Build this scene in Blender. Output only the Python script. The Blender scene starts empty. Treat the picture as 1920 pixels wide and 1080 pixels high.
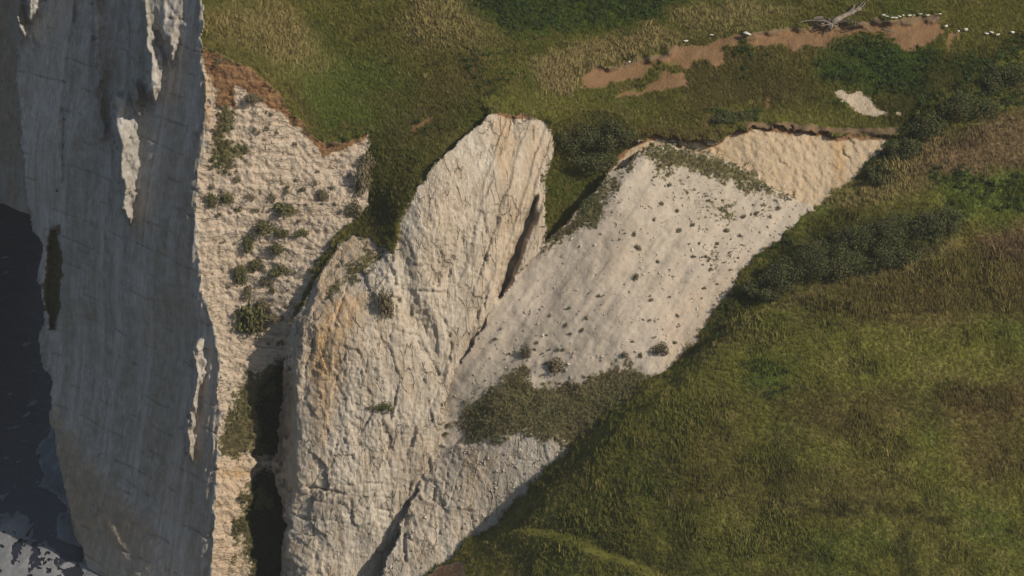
import bpy, math, random
import numpy as np

random.seed(7)
RNG = np.random.default_rng(7)
scene = bpy.context.scene
COL = scene.collection

# ------------------------------------------------------------------ camera
PITCH = math.radians(22.0)
DIST = 350.0
SCALE = 24.0                                  # photo pixels per metre at the aim point
FPX = SCALE * DIST
cam_data = bpy.data.cameras.new('camera')
cam_data.sensor_width = 36.0
cam_data.lens = 36.0 * FPX / 1920.0
cam_data.clip_start = 1.0
cam_data.clip_end = 20000.0
cam = bpy.data.objects.new('camera', cam_data)
CY, CZ = -DIST * math.cos(PITCH), DIST * math.sin(PITCH)
cam.location = (0.0, CY, CZ)
cam.rotation_euler = (math.pi / 2 - PITCH, 0.0, 0.0)
COL.objects.link(cam)
scene.camera = cam

# ------------------------------------------------------------------ sky and sun
SUN_AZ = 52.0                                 # degrees to the right of the direction back to the camera
SUN_EL = 36.0
sx = math.sin(math.radians(SUN_AZ)) * math.cos(math.radians(SUN_EL))
sy = -math.cos(math.radians(SUN_AZ)) * math.cos(math.radians(SUN_EL))
sz = math.sin(math.radians(SUN_EL))
world = bpy.data.worlds.new('World')
scene.world = world
world.use_nodes = True
wn = world.node_tree
bg = wn.nodes['Background']
sky = wn.nodes.new('ShaderNodeTexSky')
sky.sky_type = 'NISHITA'
sky.sun_disc = False
sky.sun_elevation = math.radians(SUN_EL)
sky.sun_rotation = math.atan2(sx, sy)
sky.air_density = 1.0
sky.dust_density = 1.2
wn.links.new(sky.outputs[0], bg.inputs[0])
bg.inputs[1].default_value = 0.08
sun_data = bpy.data.lights.new('sun', 'SUN')
sun_data.energy = 3.9
sun_data.angle = math.radians(0.5)
sun_data.color = (1.0, 0.90, 0.76)
sun = bpy.data.objects.new('sun', sun_data)
from mathutils import Vector
sun.rotation_euler = Vector((sx, sy, sz)).to_track_quat('Z', 'Y').to_euler()
sun.location = (sx * 300, sy * 300, sz * 300)
COL.objects.link(sun)
scene.view_settings.view_transform = 'Standard'
scene.view_settings.look = 'None'
scene.view_settings.exposure = 0.12
scene.view_settings.gamma = 1.0
scene.render.engine = 'CYCLES'
scene.cycles.max_bounces = 4
scene.cycles.diffuse_bounces = 2
scene.cycles.pixel_filter_type = 'BLACKMAN_HARRIS'
scene.cycles.filter_width = 1.5

# ------------------------------------------------------------------ maths helpers
SP, CP = math.sin(PITCH), math.cos(PITCH)

def at(px, py, Y):
    """world point on the vertical plane at depth Y seen at photo pixel px, py"""
    px = np.asarray(px, float); py = np.asarray(py, float); Y = np.asarray(Y, float)
    dx = px - 960.0
    v = 540.0 - py
    dy = CP * FPX + SP * v
    dz = -SP * FPX + CP * v
    t = (Y - CY) / dy
    return np.stack([dx * t, Y + 0 * dx, CZ + dz * t], -1)

SEA_Z = -30.5
def at_z(px, py, z):
    px = np.asarray(px, float); py = np.asarray(py, float)
    dx = px - 960.0
    v = 540.0 - py
    dy = CP * FPX + SP * v
    dz = -SP * FPX + CP * v
    t = (z - CZ) / dz
    return np.stack([dx * t, CY + dy * t, CZ + dz * t], -1)

def _hash(ix, iy, iz, seed):
    h = (ix.astype(np.int64) * 374761393 + iy.astype(np.int64) * 668265263 + iz.astype(np.int64) * 2147483647 + seed * 974634777) & 0xffffffff
    h = ((h ^ (h >> 13)) * 1274126177) & 0xffffffff
    h = ((h ^ (h >> 16)) * 2246822519) & 0xffffffff
    return ((h ^ (h >> 15)) & 0xffffff) / float(0xffffff)

def vnoise(x, y, z, seed=0):
    """value noise, -1..1"""
    x = np.asarray(x, float); y = np.asarray(y, float) + 0 * x; z = np.asarray(z, float) + 0 * x
    ix, iy, iz = np.floor(x), np.floor(y), np.floor(z)
    fx, fy, fz = x - ix, y - iy, z - iz
    fx = fx * fx * (3 - 2 * fx); fy = fy * fy * (3 - 2 * fy); fz = fz * fz * (3 - 2 * fz)
    out = 0
    for a in (0, 1):
        for b in (0, 1):
            for c in (0, 1):
                w = (fx if a else 1 - fx) * (fy if b else 1 - fy) * (fz if c else 1 - fz)
                out = out + w * _hash(ix + a, iy + b, iz + c, seed)
    return out * 2 - 1

def fbm(x, y, z, octaves=4, seed=0, gain=0.5):
    s, a, f, n = 0, 1.0, 1.0, 0.0
    for o in range(octaves):
        s = s + a * vnoise(x * f, y * f, z * f, seed + o * 17)
        n += a; a *= gain; f *= 2.03
    return s / n

def cells(x, z, seed=0):
    """2-D Voronoi: (random id value 0..1, second random, offset to the cell centre, edge distance)"""
    ix, iz = np.floor(x), np.floor(z)
    d1 = np.full(x.shape, 9.0); d2 = np.full(x.shape, 9.0)
    r1 = np.zeros(x.shape); r2 = np.zeros(x.shape); ox = np.zeros(x.shape); oz = np.zeros(x.shape)
    for a in (-1, 0, 1):
        for c in (-1, 0, 1):
            jx, jz = ix + a, iz + c
            cx = jx + _hash(jx, jz, jx * 0, seed); cz = jz + _hash(jx, jz, jx * 0 + 1, seed)
            d = np.hypot(x - cx, z - cz)
            near = d < d1
            d2 = np.where(near, d1, np.minimum(d2, d))
            d1 = np.where(near, d, d1)
            r1 = np.where(near, _hash(jx, jz, jx * 0 + 2, seed), r1)
            r2 = np.where(near, _hash(jx, jz, jx * 0 + 3, seed), r2)
            ox = np.where(near, x - cx, ox); oz = np.where(near, z - cz, oz)
    return r1, r2, ox, oz, d2 - d1

def tps(pts, reg=1e-3):
    """thin plate spline through (px, py, Y)"""
    P = np.array(pts, float); n = len(P)
    X = P[:, :2] / 100.0
    def U(r2):
        return np.where(r2 > 1e-12, r2 * np.log(np.maximum(r2, 1e-12)), 0.0)
    K = U(((X[:, None] - X[None]) ** 2).sum(-1)) + reg * np.eye(n)
    Q = np.hstack([np.ones((n, 1)), X])
    A = np.zeros((n + 3, n + 3)); A[:n, :n] = K; A[:n, n:] = Q; A[n:, :n] = Q.T
    b = np.zeros(n + 3); b[:n] = P[:, 2]
    w = np.linalg.solve(A, b)
    def f(px, py):
        x, y = np.asarray(px, float) / 100.0, np.asarray(py, float) / 100.0
        s = w[n] + w[n + 1] * x + w[n + 2] * y
        for i in range(n):
            s = s + w[i] * U((x - X[i, 0]) ** 2 + (y - X[i, 1]) ** 2)
        return s
    return f

def poly_sd(poly, px, py, far=60.0):
    """signed distance in photo pixels to a polygon, positive inside (clamped at -far outside)"""
    P = np.array(poly, float)
    out = np.full(px.shape, -far)
    x0, y0 = P.min(0) - far; x1, y1 = P.max(0) + far
    m = (px > x0) & (px < x1) & (py > y0) & (py < y1)
    if not m.any():
        return out
    x, y = px[m], py[m]
    d = np.full(x.shape, 1e9); ins = np.zeros(x.shape, bool)
    for i in range(len(P)):
        ax, ay = P[i]; bx, by = P[(i + 1) % len(P)]
        ex, ey = bx - ax, by - ay
        t = np.clip(((x - ax) * ex + (y - ay) * ey) / (ex * ex + ey * ey + 1e-9), 0, 1)
        d = np.minimum(d, (x - ax - t * ex) ** 2 + (y - ay - t * ey) ** 2)
        if ay != by:
            ins ^= ((ay > y) != (by > y)) & (x < (bx - ax) * (y - ay) / (by - ay) + ax)
    d = np.sqrt(d)
    out[m] = np.where(ins, d, np.maximum(-d, -far))
    return out

def line_d(line, px, py, far=40.0):
    """distance in photo pixels to a polyline (clamped at far)"""
    P = np.array(line, float)
    out = np.full(px.shape, far)
    x0, y0 = P.min(0) - far; x1, y1 = P.max(0) + far
    m = (px > x0) & (px < x1) & (py > y0) & (py < y1)
    x, y = px[m], py[m]
    d = np.full(x.shape, far * far)
    for i in range(len(P) - 1):
        ax, ay = P[i]; bx, by = P[i + 1]
        ex, ey = bx - ax, by - ay
        t = np.clip(((x - ax) * ex + (y - ay) * ey) / (ex * ex + ey * ey + 1e-9), 0, 1)
        d = np.minimum(d, (x - ax - t * ex) ** 2 + (y - ay - t * ey) ** 2)
    out[m] = np.sqrt(d)
    return out

def smooth(a, b, x):
    t = np.clip((x - a) / (b - a), 0, 1)
    return t * t * (3 - 2 * t)

# ------------------------------------------------------------------ object helpers
def new_mesh(name, verts, faces, smooth_shade=True):
    me = bpy.data.meshes.new(name)
    V = np.asarray(verts, np.float32)
    me.vertices.add(len(V)); me.vertices.foreach_set('co', V.ravel())
    if isinstance(faces, np.ndarray):
        n, k = faces.shape
        me.loops.add(n * k); me.loops.foreach_set('vertex_index', faces.astype(np.int32).ravel())
        me.polygons.add(n)
        me.polygons.foreach_set('loop_start', np.arange(0, n * k, k, dtype=np.int32))
        me.polygons.foreach_set('loop_total', np.full(n, k, np.int32))
    else:
        L = [len(f) for f in faces]
        idx = np.array([i for f in faces for i in f], np.int32)
        me.loops.add(len(idx)); me.loops.foreach_set('vertex_index', idx)
        me.polygons.add(len(L))
        me.polygons.foreach_set('loop_start', np.concatenate([[0], np.cumsum(L)[:-1]]).astype(np.int32))
        me.polygons.foreach_set('loop_total', np.array(L, np.int32))
    me.update(calc_edges=True)
    if smooth_shade:
        me.polygons.foreach_set('use_smooth', np.ones(len(me.polygons), bool))
    me.validate()
    return me

def put(name, me, mat=None, parent=None, **props):
    o = bpy.data.objects.new(name, me)
    COL.objects.link(o)
    if mat is not None and me is not None and not me.materials:
        me.materials.append(mat)
    if parent is not None:
        o.parent = parent
    for k, v in props.items():
        if v is not None:
            o[k] = v
    return o

def point_color(me, name, rgba):
    a = me.attributes.new(name, 'FLOAT_COLOR', 'POINT')
    a.data.foreach_set('color', np.asarray(rgba, np.float32).ravel())

# ------------------------------------------------------------------ materials
def mat_new(name):
    m = bpy.data.materials.new(name); m.use_nodes = True
    nt = m.node_tree
    b = nt.nodes['Principled BSDF']
    b.inputs['Roughness'].default_value = 0.95
    b.inputs['Specular IOR Level'].default_value = 0.08
    return m, nt, b

def N(nt, t, **kw):
    n = nt.nodes.new(t)
    for k, v in kw.items():
        setattr(n, k, v)
    return n

def noise(nt, vec, scale, detail=4, rough=0.6):
    n = N(nt, 'ShaderNodeTexNoise')
    n.inputs['Scale'].default_value = scale; n.inputs['Detail'].default_value = detail
    n.inputs['Roughness'].default_value = rough
    nt.links.new(vec, n.inputs['Vector'])
    return n.outputs['Fac']

def ramp(nt, fac, a, b, c0=(0, 0, 0, 1), c1=(1, 1, 1, 1)):
    r = N(nt, 'ShaderNodeValToRGB')
    r.color_ramp.elements[0].position = a; r.color_ramp.elements[1].position = b
    r.color_ramp.elements[0].color = c0; r.color_ramp.elements[1].color = c1
    nt.links.new(fac, r.inputs['Fac'])
    return r.outputs['Color']

def mix(nt, fac, a, b, mode='MIX'):
    m = N(nt, 'ShaderNodeMix', data_type='RGBA', blend_type=mode)
    for sock, val in ((m.inputs[0], fac), (m.inputs[6], a), (m.inputs[7], b)):
        if isinstance(val, (int, float)):
            sock.default_value = val
        elif isinstance(val, tuple):
            sock.default_value = val + (1,) if len(val) == 3 else val
        else:
            nt.links.new(val, sock)
    return m.outputs[2]

def mapping(nt, scale):
    tc = N(nt, 'ShaderNodeTexCoord')
    mp = N(nt, 'ShaderNodeMapping')
    mp.inputs['Scale'].default_value = scale
    nt.links.new(tc.outputs['Object'], mp.inputs['Vector'])
    return mp.outputs[0]

def terrain_material(name, chalk=(0.62, 0.55, 0.45), chalk2=(0.44, 0.41, 0.36), streak=0.5, pebbly=0.0, bump=0.75, crack=0.0, cscale=(1.7, 1.7, 0.75)):
    m, nt, b = mat_new(name)
    L = nt.links.new
    p = mapping(nt, (1, 1, 1))
    pv = mapping(nt, (2.2, 2.2, 0.16))
    at_ = N(nt, 'ShaderNodeAttribute', attribute_name='masks')
    sep = N(nt, 'ShaderNodeSeparateColor'); L(at_.outputs['Color'], sep.inputs[0])
    veg, soil, stain = sep.outputs[0], sep.outputs[1], sep.outputs[2]
    grime = at_.outputs['Alpha']
    big = ramp(nt, noise(nt, p, 0.22, 5), 0.35, 0.68)
    col = mix(nt, big, chalk, chalk2)
    fine = ramp(nt, noise(nt, p, 2.6, 6, 0.7), 0.3, 0.72)
    col = mix(nt, fine, col, mix(nt, 0.4, col, (0.64, 0.56, 0.45)))
    stv = ramp(nt, noise(nt, pv, 0.8, 6, 0.65), 0.46, 0.72)
    f = N(nt, 'ShaderNodeMath', operation='MULTIPLY'); L(stv, f.inputs[0]); f.inputs[1].default_value = streak
    col = mix(nt, f.outputs[0], col, (0.27, 0.22, 0.15))
    pf = mapping(nt, (6.0, 6.0, 0.5))
    col = mix(nt, ramp(nt, noise(nt, pf, 1.0, 5, 0.7), 0.35, 0.62), mix(nt, 0.5 * min(1.0, streak * 1.6), col, (0.24, 0.20, 0.145)), col)
    # iron staining and grime have shapes of their own, broken up by noise
    sn = ramp(nt, noise(nt, pv, 1.3, 5), 0.25, 0.7)
    f = N(nt, 'ShaderNodeMath', operation='MULTIPLY_ADD'); L(sn, f.inputs[0]); L(stain, f.inputs[1]); f.inputs[2].default_value = 0.0
    f.use_clamp = True
    col = mix(nt, f.outputs[0], col, (0.46, 0.27, 0.10))
    gn = ramp(nt, noise(nt, p, 1.1, 6, 0.7), 0.3, 0.75)
    f = N(nt, 'ShaderNodeMath', operation='MULTIPLY'); L(gn, f.inputs[0]); L(grime, f.inputs[1])
    col = mix(nt, f.outputs[0], col, (0.22, 0.19, 0.14))
    # fractures: thin broken lines where dirt has settled
    ck = None
    if crack:
        pc = mapping(nt, cscale)
        nw = N(nt, 'ShaderNodeTexNoise'); nw.inputs['Scale'].default_value = 1.6; nw.inputs['Detail'].default_value = 4; L(pc, nw.inputs['Vector'])
        ad_ = N(nt, 'ShaderNodeVectorMath', operation='MULTIPLY_ADD'); L(nw.outputs['Color'], ad_.inputs[0]); ad_.inputs[1].default_value = (0.55, 0.55, 0.55); L(pc, ad_.inputs[2])
        vc = N(nt, 'ShaderNodeTexVoronoi', feature='DISTANCE_TO_EDGE'); vc.inputs['Scale'].default_value = 1.0; L(ad_.outputs[0], vc.inputs['Vector'])
        l1 = ramp(nt, vc.outputs['Distance'], 0.015, 0.055, (1, 1, 1, 1), (0, 0, 0, 1))
        g1 = ramp(nt, noise(nt, p, 0.45, 4), 0.5, 0.6)
        a1 = N(nt, 'ShaderNodeMath', operation='MULTIPLY'); L(l1, a1.inputs[0]); L(g1, a1.inputs[1])
        ck = a1
        cf = N(nt, 'ShaderNodeMath', operation='MULTIPLY'); L(ck.outputs[0], cf.inputs[0]); cf.inputs[1].default_value = crack
        col = mix(nt, cf.outputs[0], col, (0.16, 0.135, 0.10))
    # dark specks: flints and small hollows
    vo = N(nt, 'ShaderNodeTexVoronoi'); vo.inputs['Scale'].default_value = 1.7; L(p, vo.inputs['Vector'])
    spk = ramp(nt, vo.outputs['Distance'], 0.07, 0.16, (1, 1, 1, 1), (0, 0, 0, 1))
    spm = ramp(nt, noise(nt, p, 0.35, 3), 0.52, 0.62)
    f = N(nt, 'ShaderNodeMath', operation='MULTIPLY'); L(spk, f.inputs[0]); L(spm, f.inputs[1])
    f2 = N(nt, 'ShaderNodeMath', operation='MULTIPLY'); L(f.outputs[0], f2.inputs[0]); f2.inputs[1].default_value = 0.6
    col = mix(nt, f2.outputs[0], col, (0.17, 0.15, 0.12))
    # soil
    so = mix(nt, ramp(nt, noise(nt, p, 1.2, 6, 0.7), 0.3, 0.7), (0.17, 0.094, 0.045), (0.25, 0.145, 0.072))
    gc = N(nt, 'ShaderNodeClamp'); L(grime, gc.inputs[0])
    so = mix(nt, gc.outputs[0], so, (0.16, 0.115, 0.066))
    sgap = N(nt, 'ShaderNodeMath', operation='ADD'); L(soil, sgap.inputs[0])
    sgn = N(nt, 'ShaderNodeMath', operation='MULTIPLY_ADD'); L(noise(nt, p, 2.4, 5), sgn.inputs[0]); sgn.inputs[1].default_value = 0.5; sgn.inputs[2].default_value = -0.25
    L(sgn.outputs[0], sgap.inputs[1])
    col = mix(nt, ramp(nt, sgap.outputs[0], 0.38, 0.62), col, so)
    # earth under the grass
    ve = ramp(nt, noise(nt, p, 2.4, 6, 0.8), 0.3, 0.7, (0.62, 0.62, 0.62, 1), (1.08, 1.08, 1.08, 1))
    ta = N(nt, 'ShaderNodeAttribute', attribute_name='tint')
    ve = mix(nt, 1.0, ta.outputs['Color'], ve, 'MULTIPLY')
    vg = N(nt, 'ShaderNodeMath', operation='ADD'); L(veg, vg.inputs[0])
    vgn = N(nt, 'ShaderNodeMath', operation='MULTIPLY_ADD'); L(noise(nt, p, 3.0, 6, 0.7), vgn.inputs[0]); vgn.inputs[1].default_value = 2.2; vgn.inputs[2].default_value = -1.1
    L(vgn.outputs[0], vg.inputs[1])
    col = mix(nt, ramp(nt, vg.outputs[0], 0.42, 0.6), col, ve)
    L(col, b.inputs['Base Color'])
    bn = N(nt, 'ShaderNodeBump'); bn.inputs['Strength'].default_value = bump; bn.inputs['Distance'].default_value = 0.16
    hs = N(nt, 'ShaderNodeMath', operation='ADD')
    L(noise(nt, p, 3.5, 7, 0.72), hs.inputs[0])
    if pebbly:
        v2 = N(nt, 'ShaderNodeTexVoronoi'); v2.inputs['Scale'].default_value = 4.0; L(p, v2.inputs['Vector'])
        k = N(nt, 'ShaderNodeMath', operation='MULTIPLY'); L(v2.outputs['Distance'], k.inputs[0]); k.inputs[1].default_value = -pebbly
        L(k.outputs[0], hs.inputs[1])
    else:
        L(noise(nt, pv, 2.5, 5, 0.6), hs.inputs[1])
    if ck is not None:
        hc = N(nt, 'ShaderNodeMath', operation='MULTIPLY_ADD'); L(ck.outputs[0], hc.inputs[0]); hc.inputs[1].default_value = -1.2; L(hs.outputs[0], hc.inputs[2])
        hs = hc
    L(hs.outputs[0], bn.inputs['Height']); L(bn.outputs[0], b.inputs['Normal'])
    return m

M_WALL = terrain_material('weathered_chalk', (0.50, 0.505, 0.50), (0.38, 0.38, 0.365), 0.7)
M_FACE = terrain_material('lumpy_chalk', (0.45, 0.36, 0.265), (0.39, 0.30, 0.21), 0.2, 0.7, 0.75, 0.3, (0.6, 0.6, 1.9))
M_ROCK = terrain_material('jointed_chalk', (0.60, 0.54, 0.45), (0.50, 0.42, 0.325), 0.65, 0.0, 1.0, 0.38, (1.2, 1.2, 0.36))
M_SCREE = terrain_material('chalk_scree', (0.43, 0.36, 0.28), (0.355, 0.30, 0.235), 0.0, 0.15, 0.5)
M_SCAR = terrain_material('yellow_chalk', (0.45, 0.36, 0.245), (0.40, 0.305, 0.19), 0.3, 0.3)
M_HILL = terrain_material('hill_ground', (0.40, 0.315, 0.21), (0.34, 0.265, 0.175), 0.1)

def tint_material(name, attr='tint', instancer=True, rough=0.9, through=0.15):
    m, nt, b = mat_new(name)
    a = N(nt, 'ShaderNodeAttribute', attribute_name=attr)
    if instancer:
        a.attribute_type = 'INSTANCER'
    g = N(nt, 'ShaderNodeNewGeometry')
    nt.links.new(a.outputs['Color'], b.inputs['Base Color'])
    b.inputs['Roughness'].default_value = rough
    if through:
        up = N(nt, 'ShaderNodeCombineXYZ'); up.inputs[0].default_value = -0.12; up.inputs[1].default_value = -0.42; up.inputs[2].default_value = 0.9
        bl = N(nt, 'ShaderNodeMix', data_type='VECTOR'); bl.inputs[0].default_value = 0.75
        nt.links.new(g.outputs['Normal'], bl.inputs[4]); nt.links.new(up.outputs[0], bl.inputs[5]); nt.links.new(bl.outputs[1], b.inputs['Normal'])
        tr = N(nt, 'ShaderNodeBsdfTranslucent'); ms = N(nt, 'ShaderNodeMixShader'); ms.inputs[0].default_value = through
        nt.links.new(a.outputs['Color'], tr.inputs[0]); nt.links.new(b.outputs[0], ms.inputs[1]); nt.links.new(tr.outputs[0], ms.inputs[2])
        nt.links.new(ms.outputs[0], nt.nodes['Material Output'].inputs[0])
    return m

def leaf_material(name, c0, c1, c2):
    m, nt, b = mat_new(name)
    p = mapping(nt, (1, 1, 1))
    g = N(nt, 'ShaderNodeNewGeometry')
    col = mix(nt, g.outputs['Random Per Island'], c0, c1)
    col = mix(nt, ramp(nt, noise(nt, p, 1.3, 3), 0.45, 0.7), col, c2)
    nt.links.new(col, b.inputs['Base Color'])
    return m

# ------------------------------------------------------------------ the main relief: one grid, split into landforms
STEP = 2.3
gx = np.arange(-30, 2140, STEP); gy = np.arange(-240, 1300, STEP)
PX, PY = np.meshgrid(gx, gy)
W0 = at(PX, PY, 5.0)                                    # metric coordinates for noise
WX, WZ = W0[..., 0], W0[..., 2]
jag = fbm(WX * 1.1, WZ * 1.1, 0, 4, 3) * 9.0
jag2 = fbm(WX * 1.1, WZ * 1.1, 7, 4, 5) * 9.0
JX, JY = PX + jag, PY + jag2

ARR = np.array([(-400, 376), (0, 378), (100, 377), (150, 388), (230, 385), (330, 373), (420, 367), (500, 372), (560, 381), (610, 404), (680, 412), (760, 410),
                (850, 408), (950, 402), (1080, 397), (1400, 394)], float)
SIL = np.array([(-400, 30), (0, 33), (120, 31), (240, 37), (340, 45), (400, 60), (460, 77), (540, 80), (600, 80), (680, 85), (720, 94), (790, 99), (860, 108),
                (910, 119), (950, 130), (1010, 152), (1090, 165), (1400, 190)], float)
ADEP = np.array([(-400, 19.0), (0, 14.8), (100, 13.6), (300, 11.0), (600, 7.4), (900, 4.0), (1080, 2.0), (1400, -1.5)], float)
xa = np.interp(PY, ARR[:, 0], ARR[:, 1]) + fbm(WX * 0 + 3, WZ * 0.9, 3, 4, 11) * 9
xs = np.interp(PY, SIL[:, 0], SIL[:, 1]) + fbm(WX * 0 + 3, WZ * 0.8, 9, 4, 12) * 6
ad = np.interp(PY, ADEP[:, 0], ADEP[:, 1])

P_FACE = [(340, 60), (378, 93), (410, 97), (440, 113), (470, 128), (500, 153), (525, 180), (545, 208), (560, 225), (578, 243), (598, 264), (620, 272),
          (655, 262), (692, 250), (692, 268), (676, 300), (690, 350), (690, 382), (662, 420), (628, 450), (600, 492), (577, 545), (550, 590), (541, 602),
          (541, 660), (530, 700), (530, 740), (522, 800), (513, 880), (530, 940), (535, 1000), (524, 1080), (520, 1400), (340, 1400)]
P_FLANK = [(692, 250), (800, 225), (920, 205), (900, 232), (860, 262), (822, 300), (790, 345), (757, 392), (744, 440), (736, 470), (722, 468), (700, 447), (660, 440),
           (632, 462), (606, 500), (580, 548), (556, 590), (541, 602), (550, 585), (577, 540), (600, 490), (628, 450), (662, 420), (690, 382), (690, 350), (676, 300), (692, 268)]
P_BUTT = [(918, 214), (935, 210), (985, 212), (1015, 225), (1034, 245), (1036, 285), (1028, 330), (1020, 380), (1024, 430), (1014, 470), (985, 502), (950, 545), (925, 575), (900, 620), (870, 665),
          (850, 705), (835, 745), (826, 800), (815, 850), (790, 905), (765, 960), (735, 1030), (712, 1090), (680, 1200), (660, 1400), (520, 1400), (524, 1080), (535, 1000), (530, 940),
          (513, 880), (522, 800), (530, 740), (530, 700), (541, 660), (541, 602), (556, 590), (580, 548), (606, 500), (632, 462), (660, 440), (700, 447), (722, 468), (736, 470),
          (744, 440), (757, 392), (790, 345), (822, 300), (860, 262), (900, 232)]
P_LEDGE = [(590, 556), (600, 515), (632, 465), (660, 443), (700, 447), (722, 468), (712, 488), (690, 500), (660, 518), (630, 535), (605, 558), (588, 590), (575, 600)]
P_GULLY = [(1034, 235), (1090, 205), (1160, 212), (1200, 250), (1165, 285), (1140, 320), (1132, 338), (1100, 372), (1060, 415), (1020, 455), (990, 490), (955, 530), (944, 545),
           (965, 480), (985, 430), (1004, 380), (1016, 330), (1030, 285)]
P_SCREE = [(1200, 262), (1240, 262), (1330, 262), (1700, 250), (2200, 250), (2200, 900), (1060, 836), (1040, 815), (990, 815), (940, 835), (880, 835), (838, 838), (826, 800), (835, 745), (850, 705), (870, 665), (900, 620), (925, 575),
           (944, 545), (990, 490), (1020, 455), (1060, 415), (1100, 372), (1132, 338), (1155, 310)]
P_SCAR = [(1128, 338), (1136, 312), (1158, 288), (1175, 270), (1232, 256), (1262, 262), (1300, 258), (1335, 266), (1362, 248), (1402, 237), (1460, 239), (1500, 246), (1545, 248), (1570, 256),
          (1610, 250), (1690, 250), (1760, 240), (1760, 330), (1640, 420), (1530, 400), (1500, 378), (1470, 358), (1430, 345), (1395, 318), (1365, 297), (1335, 285), (1290, 280), (1250, 275), (1215, 282), (1180, 296), (1160, 318)]
P_LOW = [(826, 838), (880, 832), (940, 828), (990, 812), (1040, 812), (1062, 834), (2200, 900), (2200, 1400), (660, 1400), (680, 1200), (712, 1090), (735, 1030), (765, 960), (790, 905), (815, 850)]

P_SPUR = [(1690, 246), (1730, 212), (1770, 180), (1840, 130), (1920, 92), (2150, 30), (2400, 30), (2400, 1500), (600, 1500), (700, 1180), (745, 1115), (790, 1076), (830, 1045), (870, 1016), (915, 990), (960, 940), (1005, 893),
          (1060, 842), (1110, 795), (1160, 752), (1200, 715), (1245, 690), (1280, 655), (1300, 625), (1335, 585), (1375, 520), (1400, 490), (1440, 450), (1490, 412), (1545, 368), (1600, 325), (1650, 278)]
REG = np.zeros(PX.shape, int)                           # 0 hill
def assign(poly, rid, jx=JX, jy=JY):
    REG[poly_sd(poly, jx, jy, 5.0) > 0] = rid
assign(P_SCREE, 7, PX + jag * 0.8, PY + jag2 * 0.8)
assign(P_LOW, 9)
assign(P_SCAR, 8, PX + jag * 1.8, PY + jag2 * 1.8)
assign(P_GULLY, 6, PX + jag * 0.5, PY + jag2 * 0.5)
assign(P_FACE, 2)
assign(P_BUTT, 4, PX + jag * 0.9, PY + jag2 * 0.9)
assign(P_LEDGE, 5, PX + jag * 0.5, PY + jag2 * 0.5)
assign(P_FLANK, 3, PX + jag * 0.9, PY + jag2 * 0.9)
# close the slivers between neighbouring landforms
P_BELOW = [(340, 130), (378, 108), (440, 128), (500, 168), (545, 222), (598, 278), (650, 276), (700, 262), (800, 240), (920, 222), (1034, 240), (1090, 222), (1160, 228), (1200, 262), (1240, 268), (1335, 278), (1402, 250), (1545, 260), (1690, 262), (2200, 262), (2200, 1400), (340, 1400)]
gap = (REG == 0) & (poly_sd(P_BELOW, PX, PY, 4.0) > 0)
REG[gap] = -9
for _ in range(60):
    if not (REG == -9).any():
        break
    for dy_, dx_ in ((0, 1), (0, -1), (1, 0), (-1, 0)):
        sh = np.roll(np.roll(REG, dy_, 0), dx_, 1)
        f_ = (REG == -9) & (sh > 0)
        REG[f_] = sh[f_]
REG[REG == -9] = 7
REG[PX < xa] = 1
REG[PX < xs] = -1

F = {}
F[0] = tps([(378, 95, 15.6), (470, 128, 14.3), (545, 208, 13.1), (600, 264, 12.5), (690, 252, 12.4), (800, 225, 12.2), (920, 207, 11.4), (1030, 222, 11.5), (1100, 205, 13.4), (1230, 250, 13.0),
            (1400, 232, 13.2), (1540, 243, 13.1), (1690, 250, 12.6), (1400, 203, 15.2), (1600, 207, 14.8), (1150, 190, 15.4), (1400, 120, 18.6), (1650, 100, 18.4), (1250, 150, 17.4), (1400, 70, 20.0), (1700, 35, 21.0),
            (1100, 140, 17.2), (1400, 0, 24.4), (1900, 0, 24), (1000, 0, 22.2), (700, 0, 23), (400, 0, 20.5), (400, -250, 34), (1000, -250, 36), (1900, -250, 38), (1900, 100, 18), (1900, 250, 11), (1750, 230, 13),
            (2150, 0, 23), (2150, 250, 10), (600, 120, 18.5), (800, 120, 17.2), (200, 0, 19)])
F[2] = tps([(385, 100, 13.8), (388, 200, 12.4), (375, 400, 9.9), (400, 600, 7.5), (410, 760, 5.7), (403, 950, 3.6), (398, 1080, 2.2), (395, 1300, 0), (470, 900, 4.9), (470, 1080, 3.0), (470, 600, 7.9), (470, 750, 6.4),
            (470, 400, 10.0), (500, 300, 11.1), (500, 165, 12.6), (545, 210, 12.5), (600, 265, 11.9), (690, 255, 11.9), (560, 400, 9.5), (640, 400, 9.2), (690, 380, 9.4), (470, 500, 9.0), (540, 500, 8.2), (600, 500, 7.6), (548, 590, 6.7), (540, 660, 6.4),
            (532, 740, 6.5), (525, 880, 5.6), (530, 1080, 3.6), (525, 1300, 0.5)])
F[3] = tps([(690, 260, 12.2), (800, 228, 12), (920, 210, 11), (860, 262, 9.3), (822, 300, 7.9), (757, 392, 5.6), (738, 465, 4.7), (700, 445, 6.4), (640, 440, 7.9), (690, 350, 10.1), (690, 382, 9.5), (606, 500, 7.0), (556, 590, 5.6), (750, 320, 9.2)])
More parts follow.
